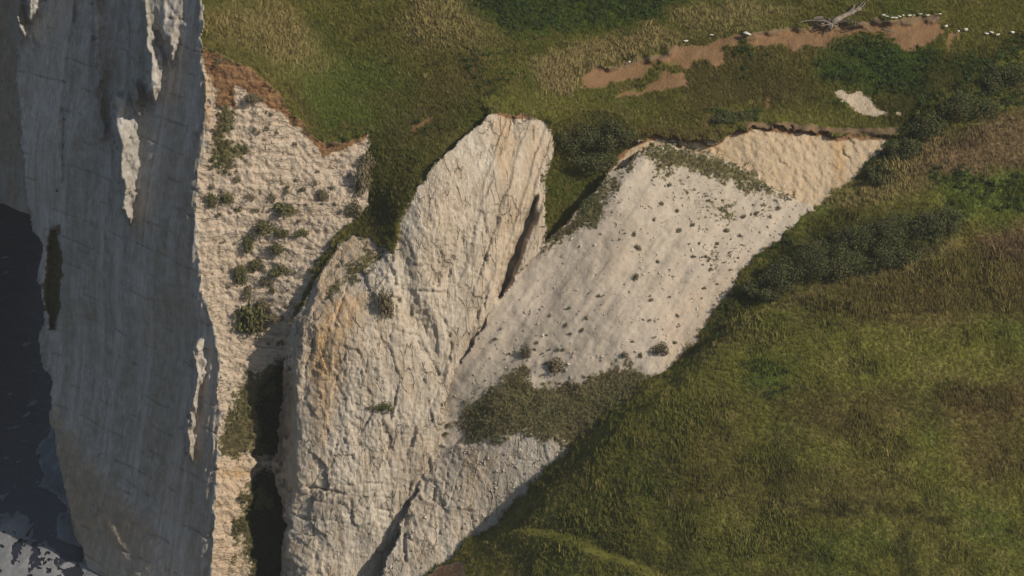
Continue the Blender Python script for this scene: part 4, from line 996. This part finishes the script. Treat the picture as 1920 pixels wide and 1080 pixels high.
# --- broad-leaved weeds and brambles: leaf clumps
CLUMP_MAT = tint_material('weed_leaves')
def in_polys(polys, px, py, n1):
    f_ = np.zeros(px.shape)
    for pl, d in polys:
        f_ = np.maximum(f_, d * smooth(-14, 14, poly_sd(pl, px + n1 * 30, py + n1 * 20, 40)))
    return f_
n1g = fbm(X3 * 0.6, Y3 * 0.6, Z3 * 0.6, 3, 440)
WEEDS = [([(1535, 110), (1600, 85), (1690, 82), (1760, 85), (1765, 130), (1730, 175), (1640, 180), (1580, 165), (1545, 150)], 1.0), ([(900, 10), (1060, -60), (1260, -60), (1260, 30), (1100, 55), (1000, 70), (940, 50)], 1.0), ([(1370, 70), (1430, 80), (1440, 130), (1390, 140)], 0.6),
         ([(1690, 240), (1760, 130), (1960, 60), (1960, 120), (1800, 200), (1720, 240)], 0.8), ([(860, 110), (960, 90), (980, 150), (900, 190)], 0.5), ([(780, 235), (840, 215), (850, 250), (790, 255)], 0.5), ([(1180, 100), (1290, 130), (1290, 150), (1180, 160)], 0.35), ([(1560, 160), (1610, 180), (1600, 215), (1570, 190)], 0.8), ([(1320, 205), (1420, 208), (1420, 228), (1320, 226)], 0.9)]
wf = in_polys(WEEDS, PX, PY, n1g) * sub([0, 3]) * (VEG > 0.5) * (spur_sd < 10)
p, ax, ay = cells_points(PX, PY, P3, RNG.random(PX.shape) < wf * smooth(-0.35, 0.2, n1g), 6.0, 0.1)
T = np.where((RNG.random(len(p)) < 0.3)[:, None], np.array((0.062, 0.105, 0.026)), np.array((0.045, 0.066, 0.02))) * (0.7 + 0.6 * RNG.random(len(p)))[:, None]
clumps = [leaf_blob(60 + i, 46, 0.34, 0.34, 0.42, 0.075, 5) for i in range(4)]
scatter('hill_weeds', 'dark green brambles and broad-leaved weeds in the hillside hollow', CLUMP_MAT, p, 0.6 + 0.7 * RNG.random(len(p)), T, clumps)
n1q = fbm(Q3[..., 0] * 0.6, Q3[..., 1] * 0.6, Q3[..., 2] * 0.6, 3, 441)
WEEDS_N = [([(1660, 270), (1760, 180), (1960, 90), (1960, 190), (1800, 240), (1700, 300), (1600, 350)], 0.9), ([(1740, 330), (1960, 310), (1960, 390), (1790, 410)], 0.7), ([(1330, 600), (1400, 510), (1500, 440), (1520, 470), (1420, 570), (1330, 640)], 0.6), ([(1400, 670), (1460, 680), (1475, 750), (1440, 760), (1400, 720)], 0.35), ([(1480, 560), (1600, 570), (1600, 610), (1500, 600)], 0.35)]
wf = in_polys(WEEDS_N, QX, QY, n1q) * inside
p, ax, ay = cells_points(QX, QY, Q3, RNG.random(QX.shape) < wf * smooth(-0.35, 0.2, n1q), 6.5, 0.1)
T = np.where((RNG.random(len(p)) < 0.25)[:, None], np.array((0.062, 0.105, 0.026)), np.array((0.042, 0.058, 0.02))) * (0.7 + 0.6 * RNG.random(len(p)))[:, None]
scatter('spur_weeds', 'dark green weeds along the top edge of the near spur', CLUMP_MAT, p, 0.6 + 0.7 * RNG.random(len(p)), T, clumps)

# --- specks of weed and loose stones on the scree
sc = sub([7]) & (spur_sd < 10)
n1s = fbm(X3 * 0.5, Y3 * 0.5, Z3 * 0.5, 3, 450)
dens = in_polys([([(1210, 310), (1300, 320), (1420, 360), (1500, 380), (1420, 460), (1350, 560), (1290, 420)], 1.0), ([(860, 820), (900, 700), (980, 640), (1080, 640), (1060, 700), (960, 720), (880, 780)], 0.7), ([(1130, 380), (1280, 340), (1260, 480), (1140, 470)], 0.25), ([(900, 600), (1280, 500), (1240, 680), (1000, 680)], 0.12), ([(1290, 580), (1340, 540), (1320, 600), (1250, 690)], 0.5)], PX, PY, n1s)
p, ax, ay = cells_points(PX, PY, P3, (RNG.random(PX.shape) < dens * smooth(-0.3, 0.4, n1s)) & sc, 8.0, 0.08)
T = np.tile(np.array((0.12, 0.108, 0.062)), (len(p), 1)) * (0.6 + 0.8 * RNG.random(len(p)))[:, None]
scatter('scree_weeds', 'tiny dark weeds speckling the pale scree', CLUMP_MAT, p, 0.12 + 0.45 * RNG.random(len(p)) ** 3, T, [leaf_blob(80 + i, 40, 0.34, 0.34, 0.36, 0.09, 4) for i in range(3)])
fc = sub([2, 9]) & (PY > 140)
p, ax, ay = cells_points(PX, PY, P3, (RNG.random(PX.shape) < smooth(0.0, 0.5, n1s)) & fc, 26.0, 0.05)
T = np.tile(np.array((0.13, 0.112, 0.062)), (len(p), 1)) * (0.6 + 0.8 * RNG.random(len(p)))[:, None]
scatter('cliff_weeds', 'tiny dark weeds speckling the rubbly chalk face', CLUMP_MAT, p, 0.18 + 0.4 * RNG.random(len(p)) ** 2, T, [leaf_blob(90 + i, 36, 0.34, 0.34, 0.36, 0.09, 4) for i in range(3)])

def rock(seed, n=14):
    import bmesh
    r = random.Random(seed); bm = bmesh.new()
    for _ in range(n):
        v = Vector((r.gauss(0, 1), r.gauss(0, 1), r.gauss(0, 1))).normalized() * r.uniform(0.8, 1.1)
        bm.verts.new((v.x, v.y * 0.8, v.z * 0.65))
    bmesh.ops.convex_hull(bm, input=bm.verts[:])
    loose = [v for v in bm.verts if not v.link_faces]
    for v in loose: bm.verts.remove(v)
    bm.verts.index_update()
    out = [tuple(v.co) for v in bm.verts], [tuple(v.index for v in f.verts) for f in bm.faces]
    bm.free(); return out
STONE_MAT = tint_material('stone_chips', through=0)
p, ax, ay = cells_points(PX, PY, P3, sub([7, 9]) & (VEG < 0.3) & (spur_sd < 10), 9.5, 0.06)
T = np.tile(np.array((0.44, 0.38, 0.30)), (len(p), 1)) * (0.7 + 0.5 * RNG.random(len(p)))[:, None]
scatter('scree_stones', 'loose chalk chips lying on the scree', STONE_MAT, p, 0.03 + 0.17 * RNG.random(len(p)) ** 5, T, [rock(100 + i, 10) for i in range(4)], 1.5)

# ------------------------------------------------------------------ shrubs, each a thing of its own
M_SHRUB = leaf_material('shrub_leaves', (0.115, 0.105, 0.058), (0.18, 0.155, 0.09), (0.17, 0.125, 0.08))
M_SHRUBG = leaf_material('green_shrub_leaves', (0.080, 0.084, 0.032), (0.125, 0.122, 0.05), (0.12, 0.098, 0.046))
M_GORSE = leaf_material('gorse_leaves', (0.042, 0.056, 0.020), (0.095, 0.108, 0.038), (0.11, 0.092, 0.046))
M_STEM, nt, b = mat_new('shrub_stem'); b.inputs['Base Color'].default_value = (0.09, 0.065, 0.04, 1)
def leaf_mesh(name, *a, **k):
    v, f_ = leaf_blob(*a, **k)
    return new_mesh(name, v, np.array(f_), False)
SMALL = [leaf_mesh('foliage', 500 + i, 150, 1, 1, 1.1, 0.17, 6) for i in range(5)]
MEDIUM = [leaf_mesh('foliage', 520 + i, 700, 1, 1, 1.1, 0.11, 10) for i in range(4)]
def copy_mesh(src, mat):
    key = src.name + mat.name
    if key not in _cache:
        m2 = src.copy(); m2.materials.clear(); m2.materials.append(mat); _cache[key] = m2
    return _cache[key]
_cache = {}
ORD = ['first', 'second', 'third', 'fourth', 'fifth', 'sixth', 'seventh', 'eighth', 'ninth', 'tenth', 'eleventh', 'twelfth', 'thirteenth', 'fourteenth', 'fifteenth', 'sixteenth', 'seventeenth', 'eighteenth', 'nineteenth', 'twentieth']
def ordered(spots):
    return list(zip(ORD, sorted(spots)))
def shrub(px, py, rx, ry, label, group=None, mat=None, cat='shrub', name='shrub', getter=None):
    p = (getter or surf)(px, py + ry * 0.5)
    big = max(rx, ry) > 11
    me = copy_mesh(random.choice(MEDIUM if big else SMALL), mat or M_SHRUB)
    o = put(name, me, None, None, label=label, category=cat, group=group)
    s = (1.35 if big else 1.0) / SCALE
    o.location = (p[0], p[1] - 0.05, p[2] - 0.06)
    o.scale = (rx * s, rx * s * 0.75, ry * s * 1.55)
    o.rotation_euler = (0, 0, random.choice((0, 3.14159)) + random.uniform(-0.4, 0.4))
    return o
# distinct shrubs: (x, y, half width, half height, label, green?)
ONE = [(470, 612, 26, 32, 'large round green shrub low on the rubbly chalk face beside the buttress edge', 1), (527, 641, 11, 9, 'small green shrub tucked against the left edge of the buttress', 1), (515, 597, 20, 7, 'flat dark mat plant just above and right of the large round green shrub', 0),
       (719, 577, 15, 26, 'upright olive shrub on the stained shoulder of the buttress', 0), (722, 763, 15, 8, 'green cushion plant on a ledge halfway up the buttress', 1), (694, 765, 10, 6, 'small thin plant left of the ledge cushion plant on the buttress', 0),
       (412, 115, 9, 10, 'lone grey-green bush growing on the bare brown soil bank', 0), (473, 186, 16, 8, 'low plant just under the brown soil bank on the chalk face', 0), (447, 335, 9, 10, 'round dark bush just below the long trailing patch on the chalk face', 0), (395, 348, 8, 9, 'round dark bush at the left edge of the chalk face', 0),
       (397, 380, 12, 14, 'leftmost bush of the slanting row below the trailing patch', 1), (424, 374, 13, 12, 'bush in the middle of the slanting row at left of the chalk face', 1), (444, 390, 11, 10, 'rightmost bush of the slanting row at left of the chalk face', 1), (412, 401, 9, 6, 'low brown bush under the slanting row of bushes', 0),
       (466, 369, 11, 10, 'dark round bush left of its twin in the middle of the chalk face', 0), (507, 372, 11, 10, 'dark round bush right of its twin in the middle of the chalk face', 0), (532, 393, 26, 11, 'wide dark bush on the horizontal crack of the chalk face', 1), (481, 391, 11, 6, 'low bush left of the wide dark bush on the crack', 0),
       (496, 430, 17, 12, 'thick left end of the long green hedge-like ledge plant', 1), (525, 439, 16, 8, 'middle of the long green hedge-like ledge plant', 1), (565, 438, 12, 7, 'thin right end of the long green hedge-like ledge plant', 1), (468, 462, 11, 18, 'tall narrow bush below the ledge plant', 1), (520, 469, 13, 11, 'bush midway between the ledge plant and the wide mat below', 1),
       (488, 503, 17, 14, 'left half of the wide green mat in the middle of the face', 1), (526, 508, 18, 11, 'right half of the wide green mat in the middle of the face', 1), (453, 525, 12, 22, 'long drooping green bush at left of the wide mat', 1), (466, 553, 9, 14, 'tail of greenery under the drooping bush', 0), (503, 533, 13, 10, 'brown bush just under the wide green mat', 0), (508, 545, 8, 8, 'small green bush under the brown bush', 1), (495, 571, 13, 9, 'brown bush above the flat dark mat plant', 0),
       (605, 371, 10, 12, 'dark forked bush on the right half of the chalk face', 0), (624, 352, 8, 9, 'round dark bush near the grassy flank', 0), (589, 344, 6, 10, 'small upright bush left of the round dark bush near the flank', 0), (665, 397, 13, 15, 'grey-green bush at the edge of the grassy flank', 0), (680, 345, 14, 26, 'tall dark bush where the flank meets the chalk face', 0), (690, 310, 14, 18, 'bush at the top of the flank beside the chalk face', 0),
       (635, 497, 6, 6, 'small dark bush on the yellow ledge', 0), (586, 506, 10, 9, 'small bush on the rim left of the yellow ledge', 0), (455, 930, 14, 5, 'low green plant on a ledge at the foot of the chalk face', 1), (452, 990, 16, 14, 'green bush at the foot of the chalk face by the shadow', 1), (440, 1048, 7, 12, 'lowest small bush at the foot of the chalk face', 1), (495, 730, 20, 22, 'dark bush at the top of the shadowed gully beside the buttress', 1), (480, 845, 16, 12, 'dark bush halfway down the shadowed gully', 1), (490, 940, 18, 20, 'dark bush in the lower part of the shadowed gully', 1),
       (1195, 464, 9, 8, 'upper of two round grey tufts in the middle of the scree', 0), (1193, 520, 9, 9, 'lower of two round grey tufts in the middle of the scree', 0), (1232, 488, 5, 5, 'small tuft right of the two round grey tufts', 0), (1125, 553, 7, 5, 'small tuft on the bare middle of the scree', 0), (929, 637, 6, 5, 'dark green cushion tuft on the left part of the scree', 1), (985, 665, 9, 12, 'brown tuft above the green patch on the scree', 0),
       (1170, 663, 10, 9, 'grey tuft low on the right of the scree', 0), (1201, 666, 7, 6, 'green tuft between two grey tufts low on the scree', 1), (1240, 655, 13, 11, 'wide grey tuft beside the green spur', 0), (1045, 688, 14, 14, 'brown bush on the upper rim of the green scree patch', 0), (1186, 638, 5, 4, 'tiny green tuft above the grey tufts low on the scree', 1), (1190, 437, 6, 6, 'small tuft highest in the middle of the scree', 0),
       (915, 790, 10, 7, 'brown tuft at the left end of the green scree patch', 0), (842, 800, 8, 10, 'dark tuft where scree and buttress meet', 0), (838, 815, 9, 7, 'dark tuft just below the meeting of scree and buttress', 1), (107, 356, 7, 4, 'dark tuft in the cleft of the shaded wall', 0), (113, 435, 6, 12, 'dark bush in the top of the black cleft of the shaded wall', 0)]
for (x_, y_, rx, ry, lab, g) in ONE:
    shrub(x_, y_, rx, ry, lab, None, M_SHRUBG if g else M_SHRUB)
for nth, (x_, y_) in ordered([(555, 336), (537, 360), (595, 322), (520, 250), (492, 262), (478, 243), (486, 246), (500, 240), (553, 268), (555, 230), (499, 208), (508, 212), (540, 350), (660, 350), (655, 330), (570, 352), (565, 358), (640, 395), (560, 412)]):
    shrub(x_, y_, random.uniform(4, 7), random.uniform(4, 7), f'{nth} small dark tuft from the left high on the rubbly chalk face', 'small tufts high on the chalk face')
for nth, (x_, y_) in ordered([(415, 455), (442, 457), (420, 452), (428, 538), (540, 525), (541, 543), (537, 574), (505, 643), (555, 510), (450, 500)]):
    shrub(x_, y_, random.uniform(4, 8), random.uniform(4, 6), f'{nth} small dark tuft from the left on the lower chalk face', 'small tufts on the lower chalk face')
for nth, (x_, y_) in ordered([(1008, 640), (1003, 655), (1030, 655), (1046, 655), (1070, 625), (1068, 577), (1030, 590), (1060, 608), (1025, 680), (1055, 655), (1092, 618), (1100, 596), (1220, 600), (1265, 640), (1270, 590), (1222, 560)]):
    shrub(x_, y_, random.uniform(3.5, 6.5), random.uniform(3.5, 6), f'{nth} small dark tuft from the left on the lower scree', 'small tufts on the lower scree')
for nth, (x_, y_) in ordered([(1255, 345), (1270, 395), (1300, 420), (1310, 455), (1325, 480), (1335, 505), (1300, 480), (1362, 430), (1390, 440), (1345, 455), (1320, 540), (1345, 530), (1240, 380), (1225, 410), (1275, 430), (1395, 405), (1420, 400), (1445, 405), (1460, 390)]):
    shrub(x_, y_, random.uniform(3.5, 7), random.uniform(3.5, 7), f'{nth} small dark tuft from the left on the upper right scree', 'small tufts on the upper scree')

# large gorse bushes: foliage and stems
def gorse(px, py, wpx, hpx, label, getter, seed, mat=None, n=5200):
    p = getter(px, py + hpx * 0.5)
    root = put('gorse_bush', None, None, None, label=label, category='bush', group='gorse bushes')
    root.location = (p[0], p[1], p[2] - 0.15)
    rx, rz = wpx / SCALE * 0.72, hpx / SCALE * 1.05
    v, f_ = leaf_blob(seed, n, rx, rx * 0.7, rz, 0.075, 22, (0.16, 0.36))
    put('foliage', new_mesh('foliage', v, np.array(f_), False), mat or M_GORSE, root)
    r = random.Random(seed); V, Fc = [], []
    for k_ in range(7):
        a = r.uniform(0, 6.283); e = Vector((math.cos(a) * rx * .6, math.sin(a) * rx * .4, rz * r.uniform(.4, .8))); s0 = Vector((r.uniform(-.2, .2), r.uniform(-.2, .2), -0.2))
        k0 = len(V)
        for t in (0, 1):
            c = s0.lerp(e, t); rad = 0.06 * (1 - 0.7 * t)
            V += [tuple(c + Vector((rad * math.cos(q), rad * math.sin(q), 0))) for q in (0, 1.57, 3.14, 4.71)]
        Fc += [(k0 + i, k0 + (i + 1) % 4, k0 + 4 + (i + 1) % 4, k0 + 4 + i) for i in range(4)]
    put('stems', new_mesh('stems', V, Fc), M_STEM, root)
GO = [(1085, 245, 80, 60, 'dark gorse bush in the gully, left of its pair beside the buttress top', surf), (1140, 240, 80, 56, 'dark gorse bush in the gully, right of its pair beside the buttress top', surf), (1105, 285, 90, 50, 'lower dark gorse bush in the gully under the pair', surf),
      (1375, 213, 70, 22, 'low dark bush on the turf bench above the yellow scar', surf), (1480, 500, 90, 60, 'leftmost and lowest gorse bush of the dark band on the near spur', near), (1545, 470, 110, 80, 'second gorse bush from the left in the dark band on the near spur', near), (1620, 435, 120, 80, 'gorse bush in the middle of the dark band on the near spur', near),
      (1600, 488, 110, 50, 'gorse bush on the lower side of the dark band, above the straw grass', near), (1700, 420, 120, 75, 'second gorse bush from the right in the dark band on the near spur', near), (1765, 405, 90, 60, 'rightmost gorse bush of the dark band on the near spur', near), (1690, 468, 110, 50, 'gorse bush under the right half of the dark band', near),
      (1430, 535, 80, 40, 'brownish bush below the left end of the dark band', near), (1700, 275, 60, 50, 'dark bush on the spur rim at the right end of the yellow scar', near), (1650, 320, 60, 40, 'dark bush on the spur rim below the right end of the scar', near), (1740, 225, 70, 50, 'dark bush on the spur rim above the yellow scar', near), (1820, 190, 100, 60, 'broad dark bush on the upper right slope', near), (1890, 130, 90, 60, 'broad dark bush at the upper right edge of the picture', near)]
for i, (x_, y_, w_, h_, lab, gt) in enumerate(GO):
    gorse(x_, y_, w_, h_, lab, gt, 700 + i)

# ------------------------------------------------------------------ the fallen dead tree on the soil scarp
M_WOOD, nt, b = mat_new('bleached_wood')
pp = mapping(nt, (1, 1, 1))
nt.links.new(mix(nt, ramp(nt, noise(nt, pp, 4, 5), 0.35, 0.65), (0.26, 0.22, 0.175), (0.12, 0.098, 0.075)), b.inputs['Base Color'])
def limb(pts, r0, r1, sides=7):
    V, Fc = [], []
    P = [Vector(q) for q in pts]
    for i, c in enumerate(P):
        d = (P[min(i + 1, len(P) - 1)] - P[max(i - 1, 0)]).normalized()
        t = d.orthogonal().normalized(); bt = d.cross(t); rad = r0 + (r1 - r0) * i / (len(P) - 1)
        V += [tuple(c + t * rad * math.cos(q) + bt * rad * math.sin(q)) for q in [6.283 * s / sides for s in range(sides)]]
    for i in range(len(P) - 1):
        for s in range(sides):
            Fc.append((i * sides + s, i * sides + (s + 1) % sides, (i + 1) * sides + (s + 1) % sides, (i + 1) * sides + s))
    Fc.append(tuple(range(sides))[::-1]); Fc.append(tuple((len(P) - 1) * sides + s for s in range(sides)))
    return V, Fc
tree = put('fallen_tree', None, None, None, label='bleached dead tree lying with its branches over the bare soil scarp', category='dead tree')
base = surf(1575, 45); tree.location = tuple(base)
def tp(px, py, lift):
    q = surf(px, py); return (q[0] - base[0], q[1] - base[1] - lift, q[2] - base[2] + lift * 0.5)
def wob(pl, lift, seed):
    r = random.Random(seed); out = []
    for i in range(len(pl) - 1):
        for t in (0, 0.5):
            x_ = pl[i][0] * (1 - t) + pl[i + 1][0] * t + r.uniform(-1.2, 1.2); y_ = pl[i][1] * (1 - t) + pl[i + 1][1] * t + r.uniform(-1.2, 1.2)
            out.append(tp(x_, y_, lift + r.uniform(0, 0.12)))
    out.append(tp(pl[-1][0], pl[-1][1], lift)); return out
v, f_ = limb(wob([(1616, 16), (1598, 24), (1578, 34), (1560, 46)], 0.35, 1), 0.15, 0.27); put('trunk', new_mesh('trunk', v, f_), M_WOOD, tree)
BR = [([(1585, 30), (1598, 18), (1602, 8)], .10), ([(1562, 44), (1545, 34), (1530, 34), (1520, 42)], .10), ([(1560, 46), (1540, 40), (1522, 41), (1500, 44)], .08), ([(1562, 46), (1548, 42), (1538, 48), (1526, 47)], .07), ([(1560, 47), (1556, 56), (1548, 62)], .08), ([(1560, 48), (1566, 52), (1570, 50)], .07), ([(1565, 44), (1580, 42), (1600, 42), (1612, 46)], .06), ([(1568, 42), (1590, 40), (1604, 44), (1598, 52), (1580, 53)], .05),
      ([(1560, 46), (1540, 50), (1530, 50)], .06), ([(1612, 17), (1622, 8), (1630, 0)], .05), ([(1600, 22), (1612, 12), (1618, 4)], .06), ([(1605, 46), (1622, 48), (1630, 52)], .04), ([(1552, 44), (1536, 36), (1512, 40)], .05), ([(1556, 48), (1550, 58), (1551, 66)], .05), ([(1650, 56), (1665, 58), (1680, 62)], .06), ([(1622, 54), (1634, 60)], .06)]
for i, (pl, r0) in enumerate(BR):
    v, f_ = limb(wob(pl, 0.38, 10 + i), r0 * 1.25, r0 * 0.45, 5); put('branch', new_mesh('branch', v, f_), M_WOOD, tree)

# ------------------------------------------------------------------ loose white chalk blocks on the turf edges
M_BLOCK, nt, b = mat_new('white_chalk'); pp = mapping(nt, (1, 1, 1))
nt.links.new(mix(nt, ramp(nt, noise(nt, pp, 3, 5), 0.35, 0.65), (0.66, 0.63, 0.56), (0.48, 0.44, 0.37)), b.inputs['Base Color'])
ROCKS = [new_mesh('block', *rock(800 + i, 16), False) for i in range(5)]
def block(px, py, rx, ry, label, group=None):
    p = surf(px, py)
    o = put('chalk_block', random.choice(ROCKS), M_BLOCK, None, label=label, category='rock', group=group)
    s = 1.0 / SCALE
    o.location = (p[0], p[1] - 0.35, p[2] + ry * s * 0.3 + 0.12); o.scale = (rx * s * 1.25, rx * s * 0.9, ry * s * 1.05); o.rotation_euler = (random.uniform(-.2, .2), random.uniform(-.2, .2), random.uniform(-.4, .4))
for nth, (x_, y_, rx, ry) in ordered([(1656, 30, 5, 3), (1663, 32, 4, 2.5), (1671, 34, 5, 2.5), (1679, 34, 4, 2.5), (1686, 31, 4, 2.5), (1693, 30, 3, 2), (1704, 28, 4, 2.5), (1714, 29, 3, 2), (1726, 27, 4, 2.5), (1738, 29, 4.5, 2.5), (1762, 27, 3, 2.5)]):
    block(x_, y_, rx, ry, f'{nth} white chalk block from the left in the row along the soil scarp edge', 'white blocks along the soil scarp edge')
block(1400, 64, 8, 4, 'largest white chalk block, at the left end of the long soil scarp')
block(1285, 77, 6, 3, 'small white block above the left soil patch'); block(1335, 65, 4, 2.5, 'tiny white block between the two soil scars'); block(1180, 117, 3, 3, 'tiny white block on the rim of the left soil scar')
block(1809, 56, 4, 6, 'upright white block at the head of the narrow soil chute'); block(1797, 58, 3, 3, 'small white block left of the upright one at the soil chute'); block(1774, 50, 4, 4, 'grey-white block at the left of the narrow soil chute')
for nth, (x_, y_, rx, ry) in ordered([(1850, 63, 5, 3), (1859, 62, 5, 3), (1869, 67, 4, 4)]):
    block(x_, y_, rx, ry, f'{nth} white block from the left in the trio right of the narrow soil chute', 'white blocks right of the chute')
block(1897, 61, 5, 3.5, 'single white block near the upper right corner'); block(1548, 38, 5, 3, 'white block under the left branches of the dead tree'); block(1570, 41, 3.5, 2.5, 'white block under the trunk of the dead tree')

# ------------------------------------------------------------------ thin sea haze in the air between
mh = bpy.data.materials.new('haze_air'); mh.use_nodes = True
nt = mh.node_tree
nt.nodes.remove(nt.nodes['Principled BSDF'])
pv = nt.nodes.new('ShaderNodeVolumePrincipled')
pv.inputs['Color'].default_value = (0.90, 0.91, 0.90, 1); pv.inputs['Density'].default_value = 0.00008
nt.links.new(pv.outputs[0], nt.nodes['Material Output'].inputs['Volume'])
H = S + 60
hb = [(x_, y_, z_) for z_ in (SEA_Z - 1, CZ + 14) for x_, y_ in ((-H, -H), (H, -H), (H, H), (-H, H))]
put('haze', new_mesh('haze', hb, [(3, 2, 1, 0), (4, 5, 6, 7), (0, 1, 5, 4), (1, 2, 6, 5), (2, 3, 7, 6), (3, 0, 4, 7)], False), mh, kind='stuff', label='thin pale haze in the air over the coast')
